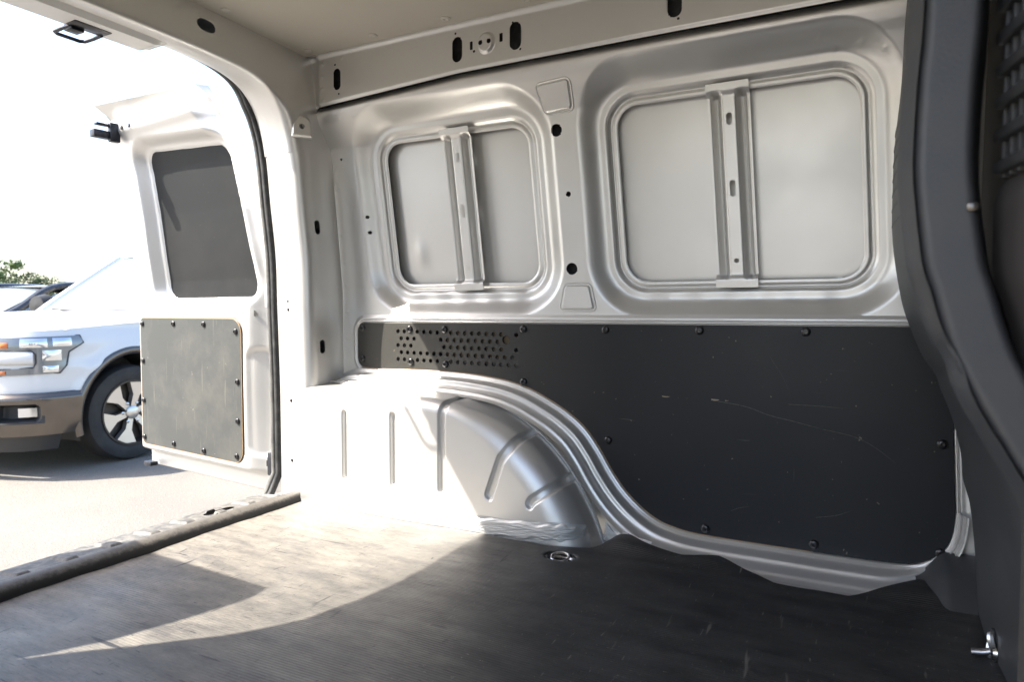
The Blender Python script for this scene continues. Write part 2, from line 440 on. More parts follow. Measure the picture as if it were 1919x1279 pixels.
def wall_y(x, z):
    zz = z * 1.0
    k = np.clip((z - .95) / .15, 0, 1); zz = z - k * (zg(x) - 1.142)      # the shoulder follows the rail
    y = ybs(zz)
    # rear vertical roll next to the pillar seam
    y = y - .014 * np.exp(-((x + 1.455) / .018) ** 2) * S01((1.0 - z) / .1)
    y = y + .006 * np.exp(-((x + 1.395) / .03) ** 2) * S01((1.02 - z) / .2) * S01((z - .5) / .1)
    xs = shx(x, z)
    for (x0, x1, z0, z1, r) in WIN:
        d = sd_rect(xs, z, x0, x1, z0, z1, r)
        wgt = S01((.094 - d) / .052)
        pl = 1.660 - .112 * (z - .6)
        pr = np.interp(d, [-.02, 0, .004, .011, .014, .019, .022, .026, .029, .05], [.018, .013, .0105, .0105, .0135, .0135, .006, .004, .001, 0])
        # slight waviness of the pressing along the lower flange
        pr = pr + .0012 * np.sin(x * 75) * S01((z0 + .0 - z) / .02) * S01((d - .02) / .01)
        y = y * (1 - wgt) + (pl + pr) * wgt
    for (wx, wz) in WELDS: y = y - .0016 * np.exp(-((x - wx) ** 2 + (z - wz) ** 2) / .0042 ** 2)
    # B-pillar roll at the front edge
    y = y - .055 * S01((x - .06 - .115 * S01((.60 - z) / .07)) / .10)
    return y
holes = [lambda u, v, W=W: sd_rect(shx(u, v), v, *W) for W in WIN]
for (cx, cz, r) in ((-.706, 1.002, .0150), (-.681, .845, .0068), (-.679, .659, .0150), (-1.330, .83, .005), (-1.326, .785, .005), (-1.40, 1.0, .004)):
    holes.append(lambda u, v, a=(cx, cz, r): sd_circle(u, v, *a))
holes.append(lambda u, v: sd_rect(u, v, -1.245, -.815, .400, .503, .012))
KL = [(-1.50, .345), (-1.38, .372), (-1.293, .368), (-1.057, .369), (-.869, .355), (-.743, .312), (-.638, .243), (-.566, .141), (-.497, .062), (-.417, .02), (-.341, .012), (-.131, .012), (.056, .012), (.1, .01), (.16, -.03), (.4, -.03)]
KL = np.array(KL)
def wall_pos(u, v):
    zl = np.interp(u, KL[:, 0], KL[:, 1]); z = v
    return u, wall_y(u, z), z
def wall_keep(u, v):     # keep between arch line and roof rail line
    return np.maximum(np.interp(u, KL[:, 0], KL[:, 1]) - v, v - (zg(u) + .002))
V, F = sheet(-1.497, .30, 710, -.03, 1.18, 484, lambda u, v: wall_pos(u - SH * (v - .83), v), [lambda u, v, h=h: h(u - SH * (v - .83), v) for h in holes], lambda u, v: wall_keep(u - SH * (v - .83), v))
side = build('side_wall', V, F, M['silver'], van, sharp=None)
# roof rail
def rail_y(x, z):
    b = 1.512 + .004 * S01((zg(x) + .004 - z) / .006) - .006 * S01((z - 1.268) / .012)
    b = b - .010 * S01(1.25 - sd_rect(x, z, -.883, -.845, 1.197, 1.240, .0205) / .005 - .25) * 1.0
    b = b + .010 * S01((-1.412 - x) / .03)
    for (wx, wz) in ((-1.40, 1.255), (-1.405, 1.22), (-1.405, 1.185), (-1.40, 1.155), (-1.33, 1.262)): b = b - .0016 * np.exp(-((x - wx) ** 2 + (z - wz) ** 2) / .0042 ** 2)
    return b
rh = [lambda u, v, a=a: sd_slot(u, v, *a) for a in ((-1.349, 1.205, .0, .017, .0125), (-.950, 1.218, 0, .017, .0145), (-.783, 1.222, 0, .018, .0155), (-.393, 1.224, 0, .018, .0155), (.03, 1.226, 0, .018, .0155))]
rh += [lambda u, v, a=a: sd_circle(u, v, *a) for a in ((-.876, 1.219, .0058), (-.852, 1.219, .0058), (-1.356, 1.246, .003), (-1.343, 1.164, .003), (-.955, 1.259, .003), (-.943, 1.176, .003), (-.90, 1.205, .0035), (-.79, 1.255, .003), (-.77, 1.188, .003), (-.385, 1.186, .003))]
rh += [lambda u, v, a=a: sd_rect(u, v, *a, .001) for a in ((-.912, -.904, 1.210, 1.231), (-.827, -.818, 1.215, 1.236))]
V, F = sheet(-1.466, .34, 720, -.004, .155, 64, lambda u, v: (u, rail_y(u, v + zg(u)), v + zg(u)), [lambda u, v, h=h: h(u, v + zg(u)) for h in rh])
build('roof_rail', V, F, M['silver'], van, sharp=None)

# window blanks: the outer skin seen through the openings, and a pressed brace over each
for (x0, x1, z0, z1, r), bx, lab in ((WIN[0], -1.010, 'smaller rear'), (WIN[1], -.287, 'larger front')):
    def wpos(u, v):
        dent = 0 * u
        if bx < -1: dent = .0035 * np.exp(-(((u + 1.19) / .02) ** 2 + ((v - .72) / .035) ** 2))
        return u - SH * (v - .83), 1.660 - .112 * (v - .6) + .030 + .006 * np.cos((u - (x0 + x1) / 2) * 2.5) - dent, v
    V, F = sheet(x0 - .03, x1 + .03, 60, z0 - .03, z1 + .03, 50, wpos)
    wb = build('window_blank', V, F, M['silver'], van, sharp=None)
    def bpos(u, v):      # hat section: two flutes beside a raised flat rib, tabs at both ends
        a = np.abs(u) ; zc = (z0 + z1) / 2; hz = (z1 - z0) / 2
        tab = S01((np.abs(v - zc) - (hz - .012)) / .014)
        pr = np.interp(a, [0, .0135, .0165, .025, .031, .0385, .041, .048], [.013, .013, .011, -.010, -.012, .004, .006, .006])
        pr = pr * (1 - tab) + .0 * tab
        y = 1.660 - .112 * (v - .6) + np.where(tab > 0, .012 - .020 * tab, .012) - pr
        return bx + u - SH * (v - .83), y, v
    bh = [lambda u, v, a=a: sd_slot(u, v, *a) for a in ((0, z1 - .062, 0, .007, .0065), (0, (z0 + z1) / 2 - .005, 0, .012, .0065))] + [lambda u, v: sd_circle(u, v, 0, z0 + .042, .0055)]
    V, F = sheet(-.048, .046, 48, z0 - .020, z1 + .016, 190, bpos, bh)
    build('window_brace', V, F, M['silver'], van, sharp=50)
# raised keystone pads on the pillar between the two blanks
for P4, tilt in (([(-.742, 1.104), (-.657, 1.108), (-.660, 1.047), (-.731, 1.044)], 1), ([(-.699, .617), (-.633, .617), (-.619, .556), (-.711, .556)], 0)):
    P = np.array(P4); rr = []
    for i in range(4):
        a, b, c = P[i - 1], P[i], P[(i + 1) % 4]
        p0 = b + (a - b) / np.linalg.norm(a - b) * .010; p1 = b + (c - b) / np.linalg.norm(c - b) * .010
        for k in range(6):
            t = k / 5; rr.append(tuple((1 - t) ** 2 * p0 + 2 * t * (1 - t) * b + t * t * p1))
    def ppos(u, v, h): return (u, float(wall_y(np.array(u), np.array(v))) - h + .004, v)
    V, F = plate(rr, [], .0085, .0035, ppos)
    build('keystone_pad', V, F, M['silver'], van, sharp=60)
    V, F = tube([ppos(u, v, .004) for u, v in np.asarray(inset(rr[::-1] if signed_area(rr) < 0 else rr, -.0045))], .0022, 6, True)
    build('pad_rim', V, F, M['silver'], van)

# ---------------- dark lining panel with rivets and vent holes
KP = [(-1.352, .384), (-1.293, .382), (-1.18, .384), (-1.057, .383), (-.96, .378), (-.869, .367), (-.80, .349), (-.743, .324), (-.688, .294), (-.638, .255), (-.600, .207), (-.566, .153), (-.533, .110), (-.497, .076), (-.458, .050), (-.417, .035), (-.341, .025), (-.131, .023), (-.03, .023), (.056, .025), (.092, .031), (.122, .048), (.143, .072), (.153, .104), (.157, .146)]
low = catmull(KP, 6)
out = [tuple(p) for p in low] + [(.150, .30), (.145, .519), (-.2, .519), (-.9, .518)]
out += [(-1.376 + .026 * math.cos(rad(a)) + .0, .492 + .026 * math.sin(rad(a))) for a in (90, 112, 135, 157, 180)]
out = out[:-5] + [(-1.350 + .026 * math.cos(rad(a)), .491 + .026 * math.sin(rad(a))) for a in (90, 112, 135, 157, 180)]
out += [(-1.350 + .026 * math.cos(rad(a)), .410 + .026 * math.sin(rad(a))) for a in (180, 203, 226, 248)]
PX0, PP, ZR, ZP = -1.226, .02288, .493, .0204
vent = []
rows = [[0, 1, 3, 4, 5, 6, 8, 9, 10, 11, 12, 13, 14, 15, 17], [.5, 1.5, 2.5, 6.5, 7.5, 8.5, 9.5, 10.5, 11.5, 12.5, 13.5, 14.5], [0, 1, 2, 7, 8, 9, 10, 11, 12, 13, 14, 15, 17], [i + .5 for i in range(17)], [0, 1, 3, 4, 5, 6] + list(range(8, 18))]
for r_, row in enumerate(rows):
    for i in row: vent.append(circ(PX0 + PP * i, ZR - ZP * r_ - .0003 * i, .0061, 12))
vent.append(circ(-.868, .474, .0115, 18))
def lpos(u, v, h): return (u, 1.6285 - h, v)
V, F = plate(out, vent, .0065, .0012, lpos)
lin = build('lining_panel', V, F, M['lining'], van, sharp=30)
# plywood rim line under the board
lo = [lpos(u, v, .0035) for u, v in low if u < -.1]
V, F = tube([(p[0], p[1] - .0012, p[2] - .0008) for p in lo], .0013, 6); build('board_edge', V, F, M['edgewood'], van)
rv_prof = [(.0100, 0), (.0104, .0014), (.0098, .0034), (.0080, .0052), (.0050, .0062), (.0040, .0062), (.0036, .0040), (.0, .0038)]
V, F = lathe(rv_prof, (0, 0, 0), (0, -1, 0), 16)
rvme = mkmesh('rivet', V, F, M['black'])
def rivet(loc, parent, me=rvme):
    o = bpy.data.objects.new('rivet', me); COL.objects.link(o); o.parent = parent
    o.location = Vector(loc) - world_loc(parent); return o
for (x, z) in [(-1.357, .501), (-1.358, .409), (-1.184, .500), (-1.064, .500), (-.816, .504), (-.587, .505), (-.356, .506), (-.127, .506), (-1.180, .405), (-1.061, .402), (-.815, .368 - .012 + .008), (-.579, .228), (-.337, .040), (-.103, .040), (.133, .059), (.131, .282)]:
    rivet((x, 1.6225, z), lin)
def scratch(pts, wd, col):
    P = catmull(pts, 10); m_ = len(P); V_ = []; F_ = []
    for i, p in enumerate(P):
        w_ = wd * (.35 + .65 * abs(math.sin(i * 1.7 + p[0] * 40))) * min(1, (m_ - i) / 8, (i + 2) / 3)
        V_ += [(p[0], 1.62165, p[1] - w_), (p[0], 1.62165, p[1] + w_)]
    F_ = [(2 * i, 2 * i + 2, 2 * i + 3, 2 * i + 1) for i in range(m_ - 1)]
    build('scratch', V_, F_, col, lin, smooth=False)
M['chip'] = nmat('bare_wood_chip', (.34, .28, .20), .8); M['scuff'] = nmat('pale_scuff', (.085, .082, .078), .6)
scratch([(-.327, .346), (-.318, .345), (-.309, .346)], .0022, M['chip']); scratch([(-.296, .345), (-.288, .345)], .0010, M['chip'])
scratch([(-.443, .347), (-.434, .346), (-.424, .347)], .0016, M['chip'])
scratch([(-.315, .343), (-.25, .334), (-.20, .318), (-.15, .308), (-.09, .295)], .0008, M['scuff'])
scratch([(-.09, .295), (-.03, .284), (.01, .265), (.05, .235)], .0006, M['scuff'])
scratch([(-.16, .345), (-.10, .345), (-.05, .343)], .0007, M['scuff']); scratch([(-.20, .55 - .1), (-.17, .40), (-.155, .36)], .0004, M['scuff'])
scratch([(-.10, .10), (-.06, .11), (-.03, .125)], .0006, M['scuff']); scratch([(-.28, .09), (-.26, .10), (-.24, .105)], .0006, M['scuff'])
box('vent_flap', (-.965, 1.640, .462), (.20, .004, .075), M['tan'], van, 0)
box('rail_shade_backing', (-.56, 1.575, 1.21), (1.80, .06, .14), M['seal'], van, 0)  # dark backing added to stand in for shade inside the rail slots
box('post_shade_backing', (-.665, 1.675, .74), (.11, .03, .30), M['seal'], van, 0)  # dark sheet added so the lower post holes look shaded
box('post_shade_backing', (-.703, 1.634, .995), (.055, .03, .08), M['seal'], van, 0)  # same dark stand-in for shade behind the upper post hole
box('vent_backing', (-1.15, 1.664, .452), (.15, .004, .10), M['plastic'], van, 0)  # thin dark plate behind the rearmost vent holes
# bead that frames the lining panel
def bead(path, nrm_sign, prof, parent, name, mat, closed=False):
    """sweep a profile (s outward from the board edge, y) along the outline"""
    P = np.asarray(path, float); T = np.gradient(P, axis=0); T /= np.linalg.norm(T, axis=1, keepdims=True)
    Nn = np.stack([T[:, 1], -T[:, 0]], 1) * nrm_sign
    m = len(P); G = np.zeros((m, len(prof[0]), 3))
    for i in range(m):
        for k, (s, y) in enumerate(prof[i] if len(prof) == m else prof[0]):
            G[i, k] = (P[i, 0] + Nn[i, 0] * s, y, P[i, 1] + Nn[i, 1] * s)
    nk = G.shape[1]; idx = np.arange(m * nk).reshape(m, nk)
    F = np.stack([idx[:-1, :-1], idx[1:, :-1], idx[1:, 1:], idx[:-1, 1:]], -1).reshape(-1, 4)
    return build(name, G.reshape(-1, 3), F, mat, parent, sharp=60)
topp = [(.145 - i * .0755, .5195) for i in range(20)] + [(-1.350 + .0275 * math.cos(rad(a)), .491 + .0275 * math.sin(rad(a))) for a in (95, 112, 135, 157, 178)] + [(-1.3775, .47), (-1.3775, .44)] + [(-1.350 + .0275 * math.cos(rad(a)), .410 + .0275 * math.sin(rad(a))) for a in (182, 203, 226, 250)]
bp_ = [(.0005, 1.633), (.001, 1.625), (.0025, 1.6225), (.0045, 1.6225), (.006, 1.6245), (.0075, 1.6275), (.009, 1.6255), (.012, 1.6245), (.016, 1.627), (.024, 1.631)]
bead(topp, 1, [bp_], van, 'panel_bead', M['silver'])
bead([(.157, .146), (.154, .22), (.150, .30), (.148, .4), (.145, .50)], 1, [bp_[:-1] + [(.03, 1.62), (.05, 1.60), (.10, 1.57)]], van, 'panel_bead', M['silver'])

# ---------------- fluted flange that follows the wheel arch and the floor edge
fl = catmull([(-1.455, .352), (-1.42, .368), (-1.375, .381)] + KP[1:], 10)
m = len(fl); profs = []
T = np.gradient(fl, axis=0); T /= np.linalg.norm(T, axis=1, keepdims=True)
for i in range(m):
    x = fl[i, 0]
    b = S01(np.array((x + .56) / .22)); f_ = float(b)          # 0 on the arch, 1 along the floor
    e = float(S01(np.array((x - .02) / .12)))
    L = .054 * (1 - f_) + .036 * f_; D = .080 * (1 - f_) + .115 * f_; L *= 1 - .45 * e; D *= 1 - .75 * e
    pr = []
    for k in range(29):
        q = k / 28; s = .0005 + L * q
        yy = 1.6235 - D * (q ** 1.15)
        bead_ = .0085 * math.exp(-((q - .42) / .085) ** 2) - .004 * math.exp(-((q - .24) / .07) ** 2) + .0065 * math.exp(-((q - .78) / .075) ** 2) - .0035 * math.exp(-((q - .61) / .06) ** 2)
        lip = .003 * math.exp(-((q - .05) / .04) ** 2)
        pr.append((s - bead_ * .35 * (1 - f_ * .5), yy - bead_ - lip))
    pr[0] = (pr[0][0], 1.634)
    profs.append(pr)
bead(fl, 1, profs, van, 'arch_flange', M['silver'])

# ---------------- wheel housing
WO = [(-1.445, .336), (-1.30, .338), (-1.15, .338), (-1.04, .334), (-.95, .325), (-.87, .305), (-.80, .276), (-.735, .235), (-.68, .184), (-.635, .126), (-.598, .062), (-.574, .005), (-.562, -.03)]
wo = catmull(WO, 40); seg = np.linalg.norm(np.diff(wo, axis=0), axis=1); al = np.r_[0, np.cumsum(seg)]
NT = 620; tt = np.linspace(0, al[-1], NT); ox = np.interp(tt, al, wo[:, 0]); oz = np.interp(tt, al, wo[:, 1])
tx = np.gradient(ox); tz = np.gradient(oz); tl = np.hypot(tx, tz); nx, nz = tz / tl, -tx / tl       # points into the arch
CX, CZ = -.965, -.30
def house(T_, K):
    """T_: arclength along the arch, K: 0 wall .. 1 crest .. 2 floor"""
    X = np.interp(T_, tt, ox); Z = np.interp(T_, tt, oz); NX = np.interp(T_, tt, nx); NZ = np.interp(T_, tt, nz)
    front = S01((X + .95) / .25)
    R = .034 + .036 * front                                        # shoulder radius grows to the front
    face = 1.452 + .0 * X
    ytop = face + R; ywall = 1.575
    ka = np.clip(K / .35, 0, 1); kb = np.clip((K - .35) / .65, 0, 1); kc = np.clip(K - 1, 0, 1)
    ang = kb * math.pi / 2
    ins = R * (1 - np.cos(ang)) ; yy = np.where(K < .35, ywall + (ytop - ywall) * ka, face + R * (1 - np.sin(ang)))
    drop = .006 * ka
    px = X + NX * (ins + drop); pz = Z + NZ * (ins + drop)
    # columns run down to the floor, fanning about the axle in front
    fan = S01((X + .99) / .10)
    ix = X + NX * (R + .006); iz = Z + NZ * (R + .006)
    dirx = (CX - ix) * fan; dirz = (CZ - iz) * fan + (-1.0) * (1 - fan)
    tdown = (iz + .02) / np.maximum(-dirz, 1e-3)
    tdown = np.where(iz + .02 < 0, 0, tdown)
    bx_ = ix + dirx * tdown; bz_ = np.minimum(iz, -.02)
    px = np.where(K > 1, ix + (bx_ - ix) * kc, px); pz = np.where(K > 1, iz + (bz_ - iz) * kc, pz)
    yy = np.where(K > 1, face, yy)
    # pressed grooves
    for (rx, k0, k1, wd) in ((-1.283, 1.12, .085, .0105), (-1.118, 1.10, .085, .0115), (-.962, -.2, .082, .0135), (-.812, -.2, .082, .0135), (-.662, -.2, .080, .0135)):
        # groove centre-line is the column whose foot passes through rx at z = .085
        pass
    return px, yy, pz, NX, NZ, R
TT, KK = np.meshgrid(np.linspace(0, al[-1], NT), np.r_[np.linspace(0, .35, 8), np.linspace(.37, 1, 20), np.linspace(1.01, 2, 90)], indexing='ij')
px, yy, pz, NX, NZ, RR = house(TT, KK)
G = np.stack([px, yy, pz], -1)
kf0 = 40; du = np.gradient(G, axis=0); dv = np.gradient(G, axis=1); nn = np.cross(du, dv); nn /= np.maximum(np.linalg.norm(nn, axis=-1, keepdims=True), 1e-9)
nn = nn * (-np.sign(np.median(nn[:, kf0:, 1])))
disp = np.zeros(TT.shape)
kface = np.argmin(np.abs(KK[0] - 1.0))
for (rx, top_k, zend, wd) in ((-1.283, 1.06, .085, .0095), (-1.118, 1.04, .085, .0105), (-.963, .05, .082, .0135), (-.812, .05, .084, .0145), (-.668, .05, .078, .0145)):
    # find column passing (rx, zend+.06)
    cols = [(abs(np.interp(-(zend + .05), -G[i, kface:, 2], G[i, kface:, 0]) - rx), i) for i in range(NT) if G[i, kface, 2] > zend + .02]
    ic = min(cols)[1]
    dist = np.linalg.norm(G - G[ic:ic + 1], axis=-1) * np.sign(TT - TT[ic, 0])
    a = np.abs(dist)
    zc = G[ic, :, 2][None, :].repeat(NT, 0)
    endz = zend + wd - zc                                  # >0 beyond groove end
    tip = np.hypot(a, np.maximum(endz, 0))
    if top_k > .5:
        ztop = np.interp(top_k, KK[0], G[ic, :, 2]) - wd
        tip = np.hypot(tip, np.maximum(zc - ztop, 0))
    tip = np.where(KK < .06, 9, tip)
    disp = np.minimum(disp, -.0090 * S01((wd - tip) / (wd * .62)))
# pinch weld ledge along the bottom
ledge = .0045 * S01((.040 - G[..., 2]) / .004) + .002 * S01((.010 - G[..., 2]) / .003)
disp = disp + np.where(KK > 1, ledge, 0) * S01((-.80 - G[..., 0]) / .04)
G = G + nn * disp[..., None]
nk = G.shape[1]; idx = np.arange(NT * nk).reshape(NT, nk)
F = np.stack([idx[:-1, :-1], idx[1:, :-1], idx[1:, 1:], idx[:-1, 1:]], -1).reshape(-1, 4)
wh = build('wheel_housing', G.reshape(-1, 3), F, M['silver'], van, sharp=None)
# overlap flange where the housing is welded to the side wall
V, F = tube([(x, 1.566, z + .004) for x, z in wo[::6]], .0035, 6); build('weld_flange', V, F, M['silver'], van)
# brushed seam sealer on the front foot of the housing
def smear(path, wid, nrm, amp, name, seed):
    """brushed-on paste: fine ridges dragged along the path, ragged rim"""
    rs = np.random.default_rng(seed); P = catmull(path, 60); m = len(P); nv = 44
    nrm = np.asarray(nrm, float); nrm /= np.linalg.norm(nrm)
    I = np.linspace(0, m / 60., m)[:, None]; Q = np.linspace(-.5, .5, nv + 1)[None, :]
    H = .35 + 0 * I * Q
    for k in range(26):
        fq = rs.uniform(8, 55); fi = rs.uniform(-5, 5); H = H + rs.uniform(.3, 1) / (1 + k * .10) * np.abs(np.sin(fq * Q + fi * I + rs.uniform(0, 6) + 1.2 * np.sin(I * rs.uniform(1, 4) + rs.uniform(0, 6)))) * .28
    edge = np.clip((.5 - np.abs(Q) - .10 * (1 + np.sin(I * 1.7 + seed) * np.sin(I * 4.1 + 1))) / .10, 0, 1)
    ends = np.clip(np.minimum(I, m / 60. - I) / .25, 0, 1)
    H = amp * (H * edge * ends) - .0008 * (1 - edge * ends)
    G3 = P[:, None, :] + np.array([0, 0, 1.]) * (Q * wid * .9)[..., None] + nrm * H[..., None] + np.array([1., 0, 0]) * (Q * wid * .10)[..., None]
    idx = np.arange(m * (nv + 1)).reshape(m, nv + 1)
    F = np.stack([idx[:-1, :-1], idx[1:, :-1], idx[1:, 1:], idx[:-1, 1:]], -1).reshape(-1, 4)
    return build(name, G3.reshape(-1, 3), F, M['sealer'], van, sharp=None)
smear([(-.86, 1.4490, .020), (-.80, 1.4505, .022), (-.72, 1.4505, .026), (-.665, 1.4515, .03), (-.632, 1.4590, .03), (-.608, 1.474, .028), (-.590, 1.500, .022)], .055, (.15, -1, .1), .0019, 'seam_sealer', 1)
smear([(-.555, 1.535, .03), (-.53, 1.54, .012), (-.49, 1.535, .004), (-.44, 1.525, .0)], .05, (.2, -.8, .5), .0018, 'seam_sealer', 3)

# ---------------- rear opening: pillar and header rolled from one section
RP = [(1.490, -.05), (1.490, .15), (1.489, .34), (1.483, .55), (1.479, .71), (1.462, .86), (1.449, .985), (1.434, 1.06), (1.409, 1.118), (1.372, 1.158), (1.31, 1.181), (1.22, 1.190), (1.1, 1.194), (.853, 1.196)]
RP = RP + [(2 * YC - y, z) for y, z in RP[::-1][1:]]
rp = catmull(RP, 16); sl = np.r_[0, np.cumsum(np.linalg.norm(np.diff(rp, axis=0), axis=1))]
Tn = np.gradient(rp, axis=0); Tn /= np.linalg.norm(Tn, axis=1, keepdims=True)
Nn = np.stack([Tn[:, 1], -Tn[:, 0]], 1)           # away from the opening
def ring(u, v, grow=0.):
    py = np.interp(u, sl, rp[:, 0]); pz_ = np.interp(u, sl, rp[:, 1]); ny = np.interp(u, sl, Nn[:, 0]); nz_ = np.interp(u, sl, Nn[:, 1])
    hd = S01((np.abs(nz_) - .35) / .5)             # 1 on the header
    sx = np.interp(v, SECV, SECX) - hd * .030 * S01((1.47 + np.interp(v, SECV, SECX)) / .05)
    sn = np.interp(v, SECV, SECN)
    sn = np.where(sn > .03, .03 + (sn - .03) * (1 - .30 * hd), sn)
    return sx - grow * .7, py + ny * (sn - grow), pz_ + nz_ * (sn - grow)
SEC = [(-1.436, .26), (-1.436, .170), (-1.436, .125), (-1.437, .08), (-1.440, .045)] + [(-1.470 + .030 * math.cos(rad(a)), .032 - .032 * math.sin(rad(a))) for a in range(0, 91, 10)] + [(-1.50, .0035), (-1.545, .012), (-1.575, .020), (-1.59, .026), (-1.597, .032), (-1.605, .05), (-1.64, .075), (-1.665, .095), (-1.67, .12), (-1.67, .32)]
SEC = np.array(SEC); SECV = np.r_[0, np.cumsum(np.linalg.norm(np.diff(SEC, axis=0), axis=1))]; SECX, SECN = SEC[:, 0], SEC[:, 1]
def uz(z): return float(np.interp(z, rp[:len(rp) // 2, 1], sl[:len(rp) // 2]))
ph = []
for z in (.79, .445): ph.append(lambda u, v, z=z: sd_slot(u, v, uz(z), .208, .011, 0, .0095))
for z, vv, r in ((.89, 0.335, .005), (.70, 0.336, .005), (.58, 0.335, .0045), (.555, 0.335, .0055), (.537, 0.335, .0045), (.285, 0.335, .006), (.105, 0.335, .006)):
    ph.append(lambda u, v, a=(uz(z), vv, r): sd_circle(u, v, *a))
u1 = uz(1.005)
V, F = sheet(0, u1, 260, 0, SECV[-1], 120, lambda u, v: ring(u, v), ph)
pil = build('rear_pillar', V, F, M['silver'], van, sharp=None)
V, F = sheet(u1 - .004, sl[-1] - u1 + .004, 520, 0, SECV[-1], 100, lambda u, v: ring(u, v, .0022), [lambda u, v: sd_slot(u, v, uz(1.19) + .05, .185, .006, 0, .020)])
hdr = build('roof_header', V, F, M['silver'], van, sharp=None)
V, F = sheet(sl[-1] - u1, sl[-1], 100, 0, SECV[-1], 60, lambda u, v: ring(u, v))
build('rear_pillar', V, F, M['silver'], van, sharp=None)
# coat-hook boss on the left shoulder
bc = Vector((-1.444, 1.468, 1.075)); bn = Vector((.80, -.60, .05)); bu, bv, bn = frame_from(bn)
bo = [(-.028, -.034), (.028, -.034), (.028, .004)] + [(.028 * math.cos(rad(a)), .004 + .028 * math.sin(rad(a))) for a in range(15, 180, 15)] + [(-.028, .004)]
V, F = plate(bo, [circ(0, -.004, .0075, 14)], .024, .008, lambda u, v, h: bc + bu * u + bv * v + bn * (h - .009 - .14 * max(v, 0)))
build('hook_boss', V, F, M['silver'], van, sharp=50)
V, F = lathe([(.010, 0), (.0, .0001)], bc - bn * .002, bn, 12); build('boss_hole', V, F, M['black'], van)

# door seal round the opening
sp_ = []
for i in range(0, len(rp), 3):
    hd_ = float(S01(np.array((abs(Nn[i, 1]) - .55) / .4)))
    py, pz_ = rp[i] + Nn[i] * (.029 + .025 * hd_)
    sp_.append((-1.603 - .012 * hd_, py, pz_))
nz0 = [p for p in sp_ if p[2] > .02]
lowl = [(-1.615, 1.480, -.022), (-1.612, 1.497, .0)]; lowr = [(x, 2 * YC - y, z) for x, y, z in lowl[::-1]]
path = lowl + nz0 + lowr
V, F = tube(path, .0105, 10); build('door_seal', V, F, M['seal'], van)
V, F = tube([(x - .019, YC + (y - YC) * 1.001, z) for x, y, z in path], .010, 10); build('seal_lip', V, F, M['sealgrey'], van)

# header striker loop
box('striker_bracket', (-1.572, .952, 1.194), (.040, .085, .018), M['darksteel'], van, .004)
box('striker_bracket', (-1.60, .935, 1.186), (.03, .03, .016), M['darksteel'], van, .003)
V, F = tube([(-1.585, .988, 1.186), (-1.620, .990, 1.185), (-1.650, .989, 1.184), (-1.658, .980, 1.184), (-1.658, .930, 1.184), (-1.650, .921, 1.184), (-1.620, .920, 1.185), (-1.59, .922, 1.186)], .0042, 8)
build('striker_loop', V, F, M['darksteel'], van)
V, F = sheet(-.19, .19, 60, 0, 1, 10, lambda u, v: (-1.515 - .08 * v, YC + .07 + u, 1.1985 + .010 * (1 - S01(v / .2)) - .010 * S01((.19 - np.abs(u)) / .03) * S01(v / .2) - .002 * v))
build('latch_plate', V, F, M['silver'], van)

# ---------------- ceiling liner
def ceil_z(x, y): return 1.283 + .014 * (1 - ((y - YC) / .66) ** 2)
V, F = sheet(-1.462, .40, 60, .16, 1.5065, 40, lambda u, v: (u, v, ceil_z(u, v)))
lnr = build('ceiling_liner', V, F, M['liner'], van, sharp=None)
V, F = tube([(-1.44 + i * .1, 1.508, 1.2815) for i in range(19)], .0016, 6); build('liner_edge', V, F, M['clip'], van)
V, F = lathe([(.0125, 0), (.0125, .002), (.0105, .0032), (.006, .0035), (.005, .002), (.0, .002)], (0, 0, 0), (0, 0, -1), 16)
cme = mkmesh('liner_clip', V, F, M['clip'])
for (x, y) in [(-1.42, 1.475), (-1.19, 1.475), (-.96, 1.475), (-.735, 1.475), (-.50, 1.475), (-1.425, 1.20), (-1.425, .93), (-.96, 1.1)]:
    o = bpy.data.objects.new('liner_clip', cme); COL.objects.link(o); o.parent = lnr
    o.location = Vector((x, y, float(ceil_z(x, y)))) - world_loc(lnr)

# ---------------- floor pan, sill, sill trims
V, F = sheet(-1.62, .42, 40, .08, 1.63, 30, lambda u, v: (u, v, -.014 + 0 * u)); build('floor_pan', V, F, M['silver'], van)
def roll_pos(u, v):      # u along y, v across
    a = v * math.pi
    wob = .0025 * np.sin(u * 9) + .0012 * np.sin(u * 23)
    return -1.474 - .033 * np.cos(a) * -1 + wob * .4, u, np.where(v < 0, 0, .0) - .006 + .034 * np.sin(a) ** .7
V, F = sheet(.24, 1.474, 120, 0, 1, 16, roll_pos); build('sill_edging', V, F, M['roll'], van, sharp=None)
def step_pos(u, v):      # u along y, v 0..1 from edging outward
    x = -1.498 - .135 * v
    ph_ = ((u - .03) % .098) / .098
    rib = S01((.16 - np.abs(ph_ - .5)) / .05) * S01((v - .22) / .08) * S01((.80 - v) / .08)
    z = .012 - .012 * v + .006 * rib - .03 * S01((v - .93) / .07)
    return x, u, z
V, F = sheet(.27, 1.44, 470, 0, 1, 40, step_pos, [lambda u, v: sd_slot(u, v * .135, 1.27, .070, .03, 0, .016)])
build('step_plate', V, F, M['step'], van, sharp=None)
box('sill_face', (-1.628, YC, -.16), (.012, 1.36, .26), M['silver'], van, .004)
box('sill_striker', (-1.625, .862, -.012), (.03, .045, .016), M['steel'], van, .004)
box('pillar_foot', (-1.475, 1.4835, .018), (.085, .012, .07), M['silver'], van, .004)

